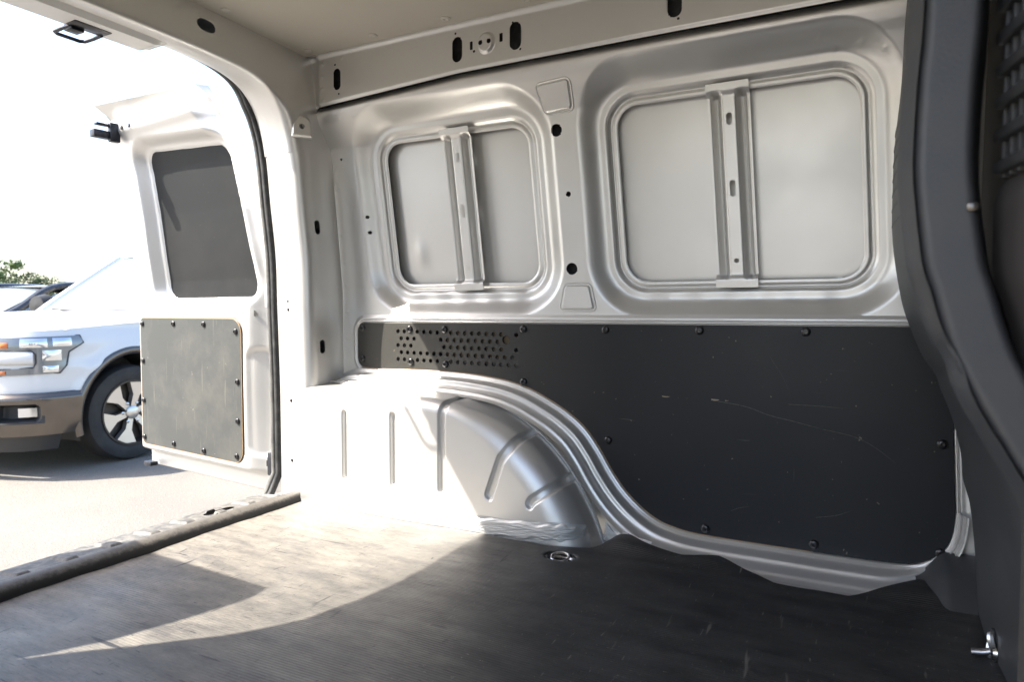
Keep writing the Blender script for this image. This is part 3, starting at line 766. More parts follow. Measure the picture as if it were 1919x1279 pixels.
# ---------------- tie-down cup sunk in the floor
TC = (-.606, 1.388)
V, F = lathe([(.046, .0012), (.040, .0012), (.035, -.001), (.028, -.0095), (.0, -.0125)], (TC[0], TC[1], 0), (0, 0, 1), 28)
tcup = build('tie_down_cup', V, F, M['steel'], van)
V, F = tube([(TC[0] + .020 * math.cos(a), TC[1] + .018 * math.sin(a), .002 + .004 * math.sin(a)) for a in np.linspace(0, 2 * math.pi, 20)[:-1]], .0032, 8, True)
build('tie_down_ring', V, F, M['steel'], tcup)

# ---------------- outer shell
def shell_l(u, v): return u, 1.705 - .10 * np.clip((v - .5) / .85, 0, 1) ** 1.6, v
V, F = sheet(-1.67, 1.6, 40, GZ + .20, 1.36, 40, shell_l, [lambda u, v: sd_circle(u, v, -.98, GZ + .30, .36)])
build('body_side', V, F, M['silver'], van)
V, F = sheet(-1.67, -.78, 30, GZ + .20, 1.36, 40, lambda u, v: (u, 2 * YC - shell_l(u, v)[1], v), [lambda u, v: sd_circle(u, v, -.98, GZ + .30, .36)])
build('body_side', V, F, M['silver'], van)
V, F = sheet(-1.67, -.80, 20, 0, 1.28, 20, lambda u, v: (u, 2 * YC - 1.62 + 0 * u + .10 * np.clip((v - .6) / .7, 0, 1), v)); build('inner_side', V, F, M['silver'], van)
V, F = sheet(-1.67, 1.0, 30, .10, 1.606, 24, lambda u, v: (u, v, 1.36 + .03 * (1 - ((v - YC) / .76) ** 2))); build('roof_skin', V, F, M['silver'], van)
box('door_header', (-.18, .10, 1.30), (1.3, .14, .10), M['silver'], van, .02)
box('side_sill', (-.2, .06, -.10), (1.2, .12, .16), M['silver'], van, .02)
# rear bumper below the sill
V, F = sheet(-.78, .78, 60, 0, 1, 16, lambda u, v: (-1.70 - .05 * np.sin(v * math.pi) + .06 * np.abs(u / .78) ** 4, YC + u, -.30 - .22 * v)); build('rear_bumper', V, F, M['blackplastic'], van)

# ---------------- bulkhead at the cab end
PL = catmull([(.026, 1.30), (.026, 1.05), (.025, .84), (.021, .764), (.019, .706), (.020, .667), (.028, .598), (.036, .569), (.049, .522), (.062, .491), (.080, .454), (.099, .420), (.124, .369), (.150, .28), (.165, .18), (.172, .08), (.175, -.01)], 6)
SK = catmull([(.060, 1.30), (.044, 1.10), (.039, .962), (.031, .86), (.029, .775), (.031, .679), (.047, .573), (.066, .511), (.091, .450), (.122, .386), (.141, .321), (.159, .229), (.171, .127), (.178, .025), (.182, -.012)], 6)
def prof_at(P, z): o = np.argsort(P[:, 1]); return np.interp(z, P[o, 1], P[o, 0])
def bulk(u, v):   # u: y, v: z
    a = np.clip((u - .78) / (1.42 - .78), 0, 1)
    x = prof_at(PL, v) * (1 - a) + prof_at(SK, v) * a
    x = x + .012 * np.sin(a * math.pi) ** 2
    x = x + .012 * S01((.795 - u) / .045) ** 2
    x = x + .006 * np.exp(-((v - .47 + .35 * (a - .5) * .2) / .02) ** 2) - .005 * np.exp(-((v - .25) / .03) ** 2)
    return x, u, v
V, F = sheet(.75, 1.46, 70, -.012, 1.29, 220, bulk)
blk = build('bulkhead', V, F, M['plastic'], van, sharp=None)
# side face of the bulkhead wing
def post(u, v):
    xl = prof_at(PL, v) + .012; th = np.interp(v, [-.02, .3, .47, .62, .76, 1.3], [.05, .05, .051, .050, .048, .044])
    r = .010
    x = xl + u * th
    yy = .75 - .0 + .012 * (1 - np.sqrt(np.clip(1 - np.clip((.22 - u) / .22, 0, 1) ** 2, 0, 1))) + .012 * (1 - np.sqrt(np.clip(1 - np.clip((u - .84) / .16, 0, 1) ** 2, 0, 1))) - .012
    return x, yy + .012, v
V, F = sheet(0, 1, 24, -.012, 1.29, 160, post); build('bulkhead_post', V, F, M['plastic'], van, sharp=None)
V, F = sheet(0, 1, 12, -.012, 1.29, 100, lambda u, v: (prof_at(PL, v) + .012 + np.interp(v, [-.02, .3, .47, .62, .76, 1.3], [.05, .05, .051, .050, .048, .044]) + .012 * u, .762 + .07 * u, v)); build('bulkhead_return', V, F, M['plastic'], van, sharp=None)
V, F = sheet(.10, 1.70, 60, -.014, 1.29, 60, lambda u, v: (.165 + .05 * S01((.62 - v) / .35) + .012 * np.sin(u * 5), u, v)); build('bulkhead_back', V, F, M['plastic_br'], van, sharp=None)
def side_x(y): return .089 + .22 * (.80 - y)
V, F = sheet(.10, .80, 50, -.014, 1.29, 90, lambda u, v: (side_x(u) + .012 + .03 * S01((.60 - v) / .12) + .012 * S01((v - .66) / .02) - .006 * np.exp(-((v - .50) / .03) ** 2), u, v)); build('bulkhead_inset', V, F, M['plastic_br'], van, sharp=None)
RZ = Matrix.Rotation(math.atan(.22), 4, 'Z')
for k in range(20):
    box('grille_slat', (side_x(.55) + .014, .55, .685 + k * .030), (.014, .50, .012), M['plastic'], blk, .003, RZ)
for k in range(28):
    y = .79 - k * .0165
    box('grille_bar', (side_x(y) + .018, y, .975), (.010, .005, .60), M['plastic'], blk, .0015, RZ)
for k in range(7):
    z = .70 + k * .027
    V, F = tube([(float(bulk(np.array(y), np.array(z + .02 * (y - 1.3)))[0]) + .0006, y, z + .02 * (y - 1.3)) for y in np.linspace(1.12, 1.43, 8)], .0022, 6)
    build('grille_slat', V, F, M['plastic'], blk)
box('bulkhead_tab', (.079, .752, .645), (.010, .010, .008), M['chrome'], van, .002)
V, F = lathe([(.0, .006), (.006, .005), (.008, 0)], (.170, 1.20, .05), (-1, -.2, 0), 12); build('bulkhead_bolt', V, F, M['steel'], blk)
V, F = tube([(.150, 1.285, .010), (.165, 1.285, .012), (.182, 1.285, .018)], .006, 10); build('floor_rod', V, F, M['steel'], van)
V, F = tube([(.178 + .004 * math.sin(a * 2), 1.285 + .012 * math.cos(a), .026 + .022 * math.sin(a)) for a in np.linspace(0, 2 * math.pi, 18)[:-1]], .006, 8, True); build('rod_eye', V, F, M['steel'], van)
# plastic foot trim below the front pillar
def trim(u, v):
    x = .088 + .16 * u; zt = .050 * S01(u / .35) + .026
    y = 1.612 - .125 * v - .045 * S01(u / .3) * v; z = zt * np.cos(v * 1.5) ** .8 - .010
    return x, y, z
V, F = sheet(0, 1, 30, 0, 1, 20, trim); build('pillar_foot_trim', V, F, M['plastic'], van, sharp=None)

# ---------------- rear doors
LEAN = ([-.1, .56, .66, .76, .90, 1.05, 1.17, 1.22, 1.30], [0, 0, .006, .020, .037, .060, .087, .105, .146])
def rear_door(H, d, nrm, W, tag):
    """H hinge point (x, y); d: unit vector hinge -> free edge; nrm: unit vector to the inside. W width"""
    H = np.array(H); d = np.array(d) / np.linalg.norm(d); nrm = np.array(nrm) / np.linalg.norm(nrm)
    def P3(p, q, z): return H[0] + d[0] * p + nrm[0] * q, H[1] + d[1] * p + nrm[1] * q, z
    root = bpy.data.objects.new('rear_door', None); COL.objects.link(root); root.parent = van
    root.location = Vector((H[0], H[1], 0)) - world_loc(van)
    lean = lambda z: np.interp(z, *LEAN)
    p0 = lambda z: np.interp(z, [-.1, .55, .72, .88, 1.0, 1.10, 1.18, 1.24, 1.28], [.055, .045, .055, .075, .110, .150, .180, .205, .225])
    WH = W - .03
    fs = W / .83                                    # frame proportion for the narrower leaf
    wl, wr0, wr1 = .655 * fs, .125, .195
    def winsd(p, z):
        sh_ = p - (wr1 - wr0) * np.clip((z - .604) / .48, 0, 1) * (wl - p) / (wl - wr0)
        zt = 1.085 + .035 * (p - .2) / .5
        return sd_rect(sh_, z - (zt - 1.1) * np.clip((z - .8) / .3, 0, 1), wr0, wl, .604, 1.10, .045)
    def q_in(p, z):
        base = lean(z)
        e = np.minimum(W - p, 9.0)
        hinge = p - p0(z)
        box_ = S01((hinge - .012) / (.075)) * S01((e - .000) / .018) * S01((z - .008) / .03) * S01((1.222 + .03 * p / W - z) / .022)
        q = base - .045 + .045 * box_ + .050 * S01((z - 1.205 - .03 * p / W) / .08) ** 1.3
        q = q + .010 * np.exp(-((z - 1.19) / .02) ** 2) * box_
        dw = winsd(p, z)
        q = q - .040 * S01((.050 - dw) / .035) * box_ - .010 * S01((.012 - dw) / .010) * box_
        dl = sd_rect(p, z, .155, (.805 / .83) * W, .045, .530, .045)
        q = q - .0035 * S01((.003 - dl) / .004)
        # shallow pressing by the hinge side
        q = q - .012 * S01((.02 - sd_rect(p, z, .070, .125, .09, .42, .025)) / .02)
        return q
    def pos(s, t):
        zt = 1.262 + .030 * s; z = -.035 + (zt + .035) * t
        a = p0(z); p = a + (W - a) * s
        return (*P3(p, q_in(p, z), z)[:2], z)
    V, F = sheet(0, 1, 150, 0, 1, 250, pos); build('inner_pressing', V, F, M['silver'], root, sharp=None)
    def skin(s, t):
        zt = 1.266 + .030 * s; z = -.045 + (zt + .045) * t
        a = p0(z) - .008; p = a + (W + .006 - a) * s
        return (*P3(p, lean(z) - .060 - .012 * np.sin(t * 3.1), z)[:2], z)
    V, F = sheet(0, 1, 20, 0, 1, 60, skin); build('outer_skin', V, F, M['silver'], root, sharp=None)
    # rim closing inner pressing and skin
    rim = []
    ring_st = [(s, 0.) for s in np.linspace(0, 1, 16)] + [(1., t) for t in np.linspace(.02, 1, 50)] + [(s, 1.) for s in np.linspace(.96, 0, 16)] + [(0., t) for t in np.linspace(.98, 0.02, 50)]
    VV = []; FF = []
    for (s, t) in ring_st:
        a = pos(np.array(s), np.array(t)); b = skin(np.array(s), np.array(t))
        VV += [tuple(map(float, a)), tuple(map(float, b))]
    m = len(ring_st)
    for i in range(m): FF.append((2 * i, 2 * ((i + 1) % m), 2 * ((i + 1) % m) + 1, 2 * i + 1))
    build('door_rim', VV, FF, M['silver'], root, sharp=50)
    # dark board closing the window
    V, F = sheet(.10, wl + .03, 80, .58, 1.15, 80, lambda p, z: (*P3(p, lean(z) - .0475 + .0 * p, z)[:2], z), keep=lambda p, z: winsd(p, z) - .012)
    build('window_board', V, F, M['winply'], root, sharp=None)
    # plywood board on the lower half, with button-head screws
    ol = rrect(.160, (.800 / .83) * W, .050, .526, [.045, .020, .018, .05])
    V, F = plate(ol, [], .006, .0012, lambda u, v, h: P3(u, h - .0035, v)); ob = build('lower_board', V, F, M['doorply'], root, sharp=30); fixnormals(ob.data)
    V, F = tube([P3(u, .0012, v) for u, v in inset(ol, -.001)], .0014, 6, True); build('board_edge', V, F, M['edgewood'], root)
    V, F = lathe(rv_prof, (0, 0, 0), (nrm[0], nrm[1], 0), 16); rm = mkmesh('rivet', V, F, M['black'])
    a, b = .178, (.785 / .83) * W
    for (p, z) in [(b, .505), (a + (b - a) * .64, .507), (a + (b - a) * .32, .507), (a + .008, .485), (b, .365), (b, .215), (b, .075), (a + (b - a) * .66, .071), (a + (b - a) * .34, .068), (a + .012, .072), (a + .002, .32), (a + .004, .19)]:
        x, y, z_ = P3(p, .003, z); rivet((x, y, z_), root, rm)
    # roof latch near the free edge
    lx = W - .10
    R = Matrix(((d[0], nrm[0], 0, 0), (d[1], nrm[1], 0, 0), (0, 0, 1, 0), (0, 0, 0, 1)))
    qz = float(lean(1.185))
    for (pp, qq, zz, s) in ((lx, qz + .022, 1.185, (.022, .034, .066)), (lx + .012, qz + .060, 1.174, (.034, .062, .026)), (lx + .008, qz + .055, 1.208, (.024, .052, .008))):
        box('roof_latch', P3(pp, qq, zz), s, M['darksteel'], root, .003, R)
    for pp in (lx - .04, lx - .09):
        V, F = lathe([(.008, 0), (.007, .002), (.003, .0022), (.0, .001)], P3(pp, float(q_in(np.array(pp), np.array(1.20))) + .001, 1.20), (nrm[0], nrm[1], .2), 12); build('screw', V, F, M['black'], root)
    box('floor_latch', P3(W - .055, -.012, -.028), (.05, .030, .016), M['darksteel'], root, .003, R)
    # hinges
    for z in (.055, .60):
        box('hinge', P3(.050, -.040, z), (.05, .022, .075), M['darksteel'] if z < .3 else M['silver'], root, .004, R)
        V, F = lathe([(.009, -.04), (.009, .04)], P3(.028, -.03, z), (0, 0, 1), 12, True); build('hinge_pin', V, F, M['steel'], root)
    for (p, z, r) in ((.105, .545, .010), (.085, .055, .010)):
        V, F = lathe([(r, 0), (0, .0002)], P3(p, float(q_in(np.array(p), np.array(z))) + .0012, z), (nrm[0], nrm[1], 0), 14); build('plug', V, F, M['black'], root)
    return root
rear_door((-1.66, 1.55), (-.99, .13), (-.13, -.99), .83, 'left')
rear_door((-1.660, 2 * YC - 1.55 + .018), (-.99, -.02), (-.02, .99), .74, 'right')
# tail lamp on the pillar, glimpsed through the hinge gap
V, F = sheet(.33, .52, 30, 0, 1, 10, lambda u, v: (-1.672 - .02 * np.sin(v * 3.14), 1.60 + .09 * v, u)); build('tail_lamp', V, F, M['red'], van)
V, F = tube([(-1.64, 1.545, .45 - .01 * i) for i in range(18)], [.007 + .0012 * (i % 2) for i in range(18)], 10); build('wiring_boot', V, F, M['clip'], van)

# ================================================================== RUBBER FLOOR MAT
MO = [(-1.447, .30), (-1.447, 1.462), (-1.40, 1.440), (-1.1, 1.441), (-.86, 1.438), (-.70, 1.437), (-.62, 1.452), (-.565, 1.475), (-.54, 1.52), (-.515, 1.548), (-.46, 1.52), (-.41, 1.505), (-.36, 1.492), (-.285, 1.508), (-.20, 1.462), (-.163, 1.437), (-.10, 1.438), (-.029, 1.444), (.02, 1.49), (.092, 1.562), (.14, 1.555), (.175, 1.50), (.19, 1.43), (.19, .16), (-.2, .16)]
FE = np.array([p for p in MO if p[1] > 1.4]); FE = np.r_[catmull(FE[:11], 6), FE[11:]]; FE = FE[np.argsort(FE[:, 0])]
def mat_pos(u, v):
    far = np.interp(u, FE[:, 0], FE[:, 1]) + .0015 * np.sin(u * 60)
    y = .16 + (far - .16) * v
    z = .004 + .0015 * np.sin(u * 11 + y * 3) + .001 * np.sin(y * 17 - u * 5)
    up = S01((y - 1.44) / .06) * S01((u + .56) / .05)
    z = z + up * (.020 * np.exp(-((u + .50) / .09) ** 2) + .010 * np.exp(-((u + .29) / .08) ** 2) + .012 * np.exp(-((u - .09) / .08) ** 2))
    z = z + .0005 * np.sin(y * 62 + .8 * np.sin(u * 3)) * S01((1.40 - y) / .08)          # corrugated pan telegraphing through
    z = z + .004 * S01((y - 1.405) / .03) * S01((u + .60) / .1)
    return u, y, z
V, F = sheet(-1.447, .19, 300, 0, 1, 260, mat_pos, [lambda u, v: sd_slot(u, mat_pos(u, v)[1], *TC, .010, 0, .027)])
mt = build('floor_mat', V, F, M['mat'], None, sharp=None)
md = mt.modifiers.new('thickness', 'SOLIDIFY'); md.thickness = .005; md.offset = -1
mt['label'] = 'worn black ribbed rubber mat covering the load floor'; mt['category'] = 'floor mat'

# ================================================================== PICKUP TRUCK (local frame: -Y ahead, +X the side we see)
def liner(x, y, z, R, sg):
    return sheet(rad(-18), rad(198), 30, 0, 1, 3, lambda u, v: (x - sg * .30 * np.minimum(v * 1.5, 1), y + R * np.cos(u) * np.where(v > .7, .1, 1), z + R * np.sin(u) * np.where(v > .7, .1, 1)))
def wheel(parent, c, r, wd, side, mats=('tyre', 'alloy'), turn=0., name='wheel'):
    root = bpy.data.objects.new(name, None); COL.objects.link(root); root.parent = parent; root.location = c
    root.rotation_euler = (0, 0, turn); root['local'] = 1
    ax = Vector((side, 0, 0)); rr = r * .69
    V, F = lathe([(rr, -wd), (r * .93, -wd), (r * .985, -wd * .9), (r, -wd * .75), (r, -.30 * wd), (r * .99, -.14 * wd), (r * .955, -.02 * wd), (r * .86, .02 * wd), (r * .74, .0), (rr, -.02 * wd), (rr * .985, -.10 * wd)], (0, 0, 0), ax, 56)
    obj_local('tyre', V, F, M[mats[0]], root)
    V, F = lathe([(rr, -.02 * wd), (rr * 1.0, .004), (rr * .95, .004), (rr * .93, -.02), (rr * .90, -.075), (.0, -.085)], (0, 0, 0), ax, 48)
    obj_local('barrel', V, F, M['pocket'], root)
    u, v, a = frame_from(ax)
    Vs = []; Fs = []
    for k in range(6):
        t0 = 2 * math.pi * k / 6 + .26
        prof = [(.045, -.30), (.045, .30), (rr * .55, .19), (rr * .93, .34), (rr * .95, 0), (rr * .93, -.34), (rr * .55, -.19)]
        ring_ = []
        for h in (-.004, -.05):
            base = len(Vs)
            for (q, dt) in prof:
                an = t0 + (dt if q > .05 else dt * 1.6); hh = h - .018 * (1 - q / rr)
                Vs.append((u * math.cos(an) + v * math.sin(an)) * q + a * hh)
            ring_.append(base)
        nP = len(prof); Fs.append([ring_[0] + i for i in range(nP)])
        for i in range(nP): Fs.append((ring_[0] + i, ring_[0] + (i + 1) % nP, ring_[1] + (i + 1) % nP, ring_[1] + i))
    obj_local('spokes', Vs, Fs, M[mats[1]], root, smooth=False)
    V, F = lathe([(.052, -.035), (.050, -.008), (.040, -.002), (0, .0)], (0, 0, 0), ax, 24); obj_local('hub_cap', V, F, M[mats[1]], root)
    for k in range(6):
        an = 2 * math.pi * k / 6; V, F = lathe([(.012, -.03), (.012, -.012), (0, -.008)], (u * math.cos(an) + v * math.sin(an)) * .078, ax, 8); obj_local('lug_nut', V, F, M['steel'], root)
    return root
def obj_local(name, V, F, mat, parent, smooth=True, sharp=38):
    o = bpy.data.objects.new(name, mkmesh(name, [tuple(v) for v in V] if not isinstance(V, np.ndarray) else V, F, mat, smooth, sharp))
    COL.objects.link(o); o.parent = parent; return o

truck = empty('pickup_truck', (-5.89, 3.105, GZ), 'white pickup truck parked behind the van, its front end in view', 'pickup truck', rz=rad(11))
truck['local'] = 1
HW = .93                                          # half width
FY = -.90                                         # nose, axle at 0
plan = catmull([(0, FY), (.30, FY + .012), (.55, FY + .045), (.72, FY + .10), (.83, FY + .19), (.895, FY + .32), (.922, FY + .50), (HW, FY + .75), (HW, 0), (HW, 1.0), (HW, 2.2), (HW, 3.2), (HW - .01, 4.25)], 16)
pl_s = np.r_[0, np.cumsum(np.linalg.norm(np.diff(plan, axis=0), axis=1))]
pT = np.gradient(plan, axis=0); pT /= np.linalg.norm(pT, axis=1, keepdims=True); pN = np.stack([-pT[:, 1], pT[:, 0]], 1) * -1
def on_plan(u, off): return np.interp(u, pl_s, plan[:, 0]) + np.interp(u, pl_s, pN[:, 0]) * off, np.interp(u, pl_s, plan[:, 1]) + np.interp(u, pl_s, pN[:, 1]) * off
def s_of_y(y): k = np.argmin(np.abs(plan[:, 1] - y) + (plan[:, 0] < .88) * 9); return pl_s[k]
SAX = float(np.interp(0., plan[80:, 1], pl_s[80:]))       # arclength at the axle
RW = .362; ZAX = RW
def body_off(u, z): return -.035 * S01((z - .86) / .17) ** 2 + .012 * np.exp(-((z - .74) / .05) ** 2) * S01((u - .9) / .3) - .02 * S01((.50 - z) / .15)
ztop = lambda u: np.interp(u, [0, .6, 1.0, SAX, SAX + .75, 6], [.985, .985, 1.005, 1.045, 1.065, 1.10])
def tb(u, v):
    z = .545 + (ztop(u) - .545) * v; x, y = on_plan(u, body_off(u, z) + .03 * np.exp(-((np.hypot(u - SAX, z - ZAX) - .50) / .05) ** 2) * S01((z - .5) / .1)); return x, y, z
def tb_side(u, v):
    z = .34 + (ztop(u) - .34) * v; x, y = on_plan(u, body_off(u, z) + .018 * np.exp(-((np.hypot(u - SAX, z - ZAX) - .50) / .05) ** 2)); return x, y, z
arch = lambda u, v: sd_circle(u, .34 + (ztop(u) - .34) * v, SAX, ZAX, .455)
arch2 = lambda u, v: sd_circle(u, .34 + (ztop(u) - .34) * v, SAX + 3.35, ZAX, .455)
fr = lambda u, v: np.where(u < SAX - .42, .60, 0.) - (.34 + (ztop(u) - .34) * v) * np.where(u < SAX - .42, 1, 0) - np.where(u < SAX - .42, 0, 1)
for sgn in (1, -1):
    f_ = lambda u, v: (lambda p: (p[0] * sgn, p[1], p[2]))(tb_side(u, v))
    V, F = sheet(0, pl_s[-1], 420, 0, 1, 70, f_, [arch, arch2], lambda u, v: np.where(u < SAX - .40, .585 - (.34 + (ztop(u) - .34) * v), -1.))
    o = obj_local('body_panel', V, F, M['white'], truck); fixnormals(o.data)
# hood
def hood(u, v):   # u 0..1 nose->cowl, v -1..1
    s = .18 + u * (SAX + .62 - .18); a = np.abs(v)
    ex, ey = on_plan(s, body_off(s, ztop(s)))
    sx = np.interp(u, [0, .12, .3, 1], [.45, .75, .885, .895]); yy = np.interp(u, [0, .12, .3, 1], [FY + .04, FY + .16, FY + .38, .62])
    yy = yy + (1 - u) ** 2 * (-.09) * (1 - a ** 2)
    z = np.interp(yy, [FY - .1, FY + .3, 0, .62], [.985, 1.03, 1.06, 1.085]) + .055 * (1 - a ** 3) + .018 * S01((a - .45) / .1) * S01((.85 - a) / .1) - .03 * a ** 8
    return v * sx, yy, z
V, F = sheet(0, 1, 50, -1, 1, 60, hood); o = obj_local('hood', V, F, M['white'], truck); fixnormals(o.data)
# bumper, air dam, fog lamps
for sgn in (1, -1):
    sb1 = SAX - .47
    fog = lambda u, v: sd_rect(u, .30 + .285 * v, .64, .90, .395, .515, .03)
    def bump(u, v):
        z = .30 + .285 * v; x, y = on_plan(u, .055 - .035 * (1 - v) ** 2 - .03 * S01((v - .88) / .12)); return x * sgn, y, z
    V, F = sheet(0, sb1, 120, 0, 1, 30, bump, [fog]); o = obj_local('bumper', V, F, M['chrome'], truck); fixnormals(o.data)
    def pocket(u, v):
        z = .385 + .14 * v; dd = .10 * S01((-sd_rect(u, z, .64, .90, .395, .515, .03) + .004) / .025); x, y = on_plan(u, .045 - dd); return x * sgn, y, z
    V, F = sheet(.62, .92, 40, 0, 1, 24, pocket); o = obj_local('fog_pocket', V, F, M['blackplastic'], truck); fixnormals(o.data)
    xx, yy_ = on_plan(np.array(.83), np.array(-.015)); 
    V, F = sheet(.775, .885, 10, .425, .485, 8, lambda u, v: ((lambda p: (p[0] * sgn, p[1], v))(on_plan(u, -.012 + .0 * v)))); o = obj_local('fog_lamp', V, F, M['lamp'], truck); fixnormals(o.data)
    def dam(u, v): x, y = on_plan(u, -.01 - .06 * (1 - v)); return x * sgn, y, .185 + .135 * v
    V, F = sheet(0, sb1 - .10, 60, 0, 1, 8, dam); o = obj_local('air_dam', V, F, M['blackplastic'], truck); fixnormals(o.data)
    # C-shaped headlamp wrapping the corner
    HP = [(.60, .915), (.60 + .06, .955), (1.17, .965), (1.185, .915), (1.08, .855), (1.06, .765), (1.02, .715), (.66, .705), (.66, .745), (.87, .755), (.885, .785), (.885, .845), (.86, .87), (.66, .875)]
    HP = [(u, z) for u, z in HP]
    V, F = sheet(.58, 1.20, 120, .69, .98, 56, lambda u, v: ((lambda p: (p[0] * sgn, p[1], v))(on_plan(u, body_off(u, v) + .010))), keep=lambda u, v: sd_poly(u, v, HP))
    o = obj_local('headlamp', V, F, M['glass_lamp'] if 'glass_lamp' in M else M['lamp'], truck); fixnormals(o.data)
    V, F = tube([((lambda p: (p[0] * sgn, p[1], z))(tuple(map(float, on_plan(np.array(u), np.array(float(body_off(np.array(u), np.array(z))) + .010)))))) for u, z in HP], .0055, 6, True)
    obj_local('headlamp_rim', V, F, M['blackplastic'], truck)
    for (a, b, c, d_, mt_) in ((.685, .735, .888, .925, 'amber'), (.685, .72, .714, .738, 'amber'), (.80, .95, .89, .95, 'lamp'), (.98, 1.10, .895, .952, 'lamp'), (.92, 1.03, .80, .87, 'lamp'), (.92, 1.01, .722, .765, 'lamp')):
        V, F = sheet(a, b, 10, c, d_, 8, lambda u, v: ((lambda p: (p[0] * sgn, p[1], v))(on_plan(u, body_off(u, v) + .013 + .006 * np.sin((u - a) / (b - a) * 3.14) * np.sin((v - c) / (d_ - c) * 3.14)))))
        o = obj_local('indicator_lens' if mt_ == 'amber' else 'reflector', V, F, M[mt_], truck); fixnormals(o.data)
    # body-coloured bar entering the lamp from the grille, and the slab under it
    V, F = sheet(.40, .87, 30, .775, .862, 10, lambda u, v: ((lambda p: (p[0] * sgn, p[1], v))(on_plan(u, .03 * np.sqrt(np.clip(1 - ((v - .8185) / .044) ** 2, 0, 1)))))); o = obj_local('grille_bar', V, F, M['white'], truck); fixnormals(o.data)
    # wheel arch flare
    V, F = sheet(rad(-12), rad(192), 60, 0, 1, 8, lambda u, v: ((lambda p: (p[0] * sgn, p[1], ZAX + (.452 + .055 * v) * np.sin(u)))(on_plan(SAX - (.452 + .055 * v) * np.cos(u), .022 + .012 * np.sin(v * 3.14))))); o = obj_local('arch_flare', V, F, M['chrome'], truck); fixnormals(o.data)
    V, F = liner(sgn * (HW - .03), 0, ZAX, .46, sgn); obj_local('wheel_liner', V, F, M['blackplastic'], truck)
    V, F = liner(sgn * (HW - .03), 3.35, ZAX, .46, sgn); obj_local('wheel_liner', V, F, M['blackplastic'], truck)
    wheel(truck, (sgn * (HW - .005), 0, ZAX), RW, .235, sgn, turn=rad(-9))
    wheel(truck, (sgn * (HW - .005), 3.35, ZAX), RW, .235, sgn)
# grille between the lamps
V, F = sheet(-.60, .60, 40, .62, .97, 10, lambda u, v: (u, FY + .05 + .09 * (u / .6) ** 2, v)); obj_local('grille', V, F, M['blackplastic'], truck)
for z in (.70, .80, .90):
    V, F = tube([(x, FY - .005 + .11 * (x / .62) ** 2, z) for x in np.linspace(-.60, .60, 13)], .028, 8); obj_local('grille_bar', V, F, M['chrome'], truck)
# cab
def cabsec(y0, z0, w0, y1, z1, w1):
    return [(-w0, y0, z0), (w0, y0, z0), (w1, y1, z1), (-w1, y1, z1)]
WS = [(.60, 1.10, .80), (1.42, 1.66, .66)]
def cab(u, v):  # windscreen, slightly bowed
    y = .60 + .80 * u - .10 * (1 - v ** 2) * (1 - .4 * u); x = v * (.81 - .145 * u); return x, y, 1.095 + .575 * u ** .95
V, F = sheet(0, 1, 16, -.94, .94, 20, cab); o = obj_local('windscreen', V, F, M['glass'], truck); fixnormals(o.data)
for sgn in (1, -1):
    V, F = tube([tuple(map(float, (lambda p: (p[0] * sgn, p[1] + .01, p[2]))(cab(np.array(u), np.array(.97))))) for u in np.linspace(0, 1, 10)], .036, 8); obj_local('windscreen_pillar', V, F, M['white'], truck)
    for (ya, yb_, yc, yd) in ((.85, 1.45, 2.02, 2.02), (2.12, 2.12, 2.95, 2.75)):
        q = [(sgn * .862, ya, 1.11), (sgn * .68, yb_, 1.60), (sgn * .68, yd if yd != yc else yc, 1.60), (sgn * .862, yc, 1.11)]
        obj_local('side_window', q, [(0, 1, 2, 3)], M['glass'], truck)
    V, F = tube([(sgn * .865, 2.07, 1.10), (sgn * .68, 2.07, 1.62)], .05, 8); obj_local('door_pillar', V, F, M['white'], truck)
    V, F = tube([(sgn * .865, 3.0, 1.10), (sgn * .68, 2.82, 1.62)], .07, 8); obj_local('door_pillar', V, F, M['white'], truck)
    # mirror
    V, F = lathe([(0, -.10), (.09, -.09), (.11, 0), (.09, .07), (0, .075)], (sgn * 1.06, .92, 1.19), (0, 1, 0), 16); obj_local('mirror', V, F, M['blackplastic'], truck)
    V, F = tube([(sgn * .87, .92, 1.13), (sgn * 1.03, .92, 1.14)], .025, 8); obj_local('mirror_arm', V, F, M['blackplastic'], truck)
def roof(u, v): a = np.abs(v); return v * (.70 - .02 * u), 1.36 + 1.50 * u, 1.655 + .05 * (1 - a ** 3) * np.sin(.4 + u * 2.4) ** .5 - .05 * a ** 6
V, F = sheet(0, 1, 20, -1, 1, 24, roof); o = obj_local('cab_roof', V, F, M['white'], truck); fixnormals(o.data)
obj_local('rear_window', [(-.86, 3.02, 1.1), (.86, 3.02, 1.1), (.68, 2.84, 1.62), (-.68, 2.84, 1.62)], [(0, 1, 2, 3)], M['glass'], truck)
obj_local('bed_floor', [(-.9, 3.0, .80), (.9, 3.0, .80), (.9, 4.25, .80), (-.9, 4.25, .80), (-.9, 3.0, 1.1), (.9, 3.0, 1.1), (.9, 4.26, 1.1), (-.9, 4.26, 1.1), (-.9, 4.26, .4), (.9, 4.26, .4)], [(0, 1, 2, 3), (0, 1, 5, 4), (6, 7, 8, 9)], M['white'], truck)
obj_local('underbody', [(-.7, FY + .2, .32), (.7, FY + .2, .32), (.8, 4.2, .32), (-.8, 4.2, .32), (-.7, FY + .2, .55), (.7, FY + .2, .55), (.5, .55, 1.02), (-.5, .55, 1.02)], [(0, 1, 2, 3), (0, 1, 5, 4), (4, 5, 6, 7)], M['blackplastic'], truck)
V, F = tube([(-.66, .56, 1.105), (.62, .535, 1.12)], .03, 8); obj_local('cowl', V, F, M['blackplastic'], truck)
for (a, b) in (((.55, .54, 1.12), (-.02, .60, 1.155)), ((-.05, .52, 1.125), (-.58, .60, 1.155))):
    V, F = tube([a, b], .010, 6); obj_local('wiper', V, F, M['blackplastic'], truck)

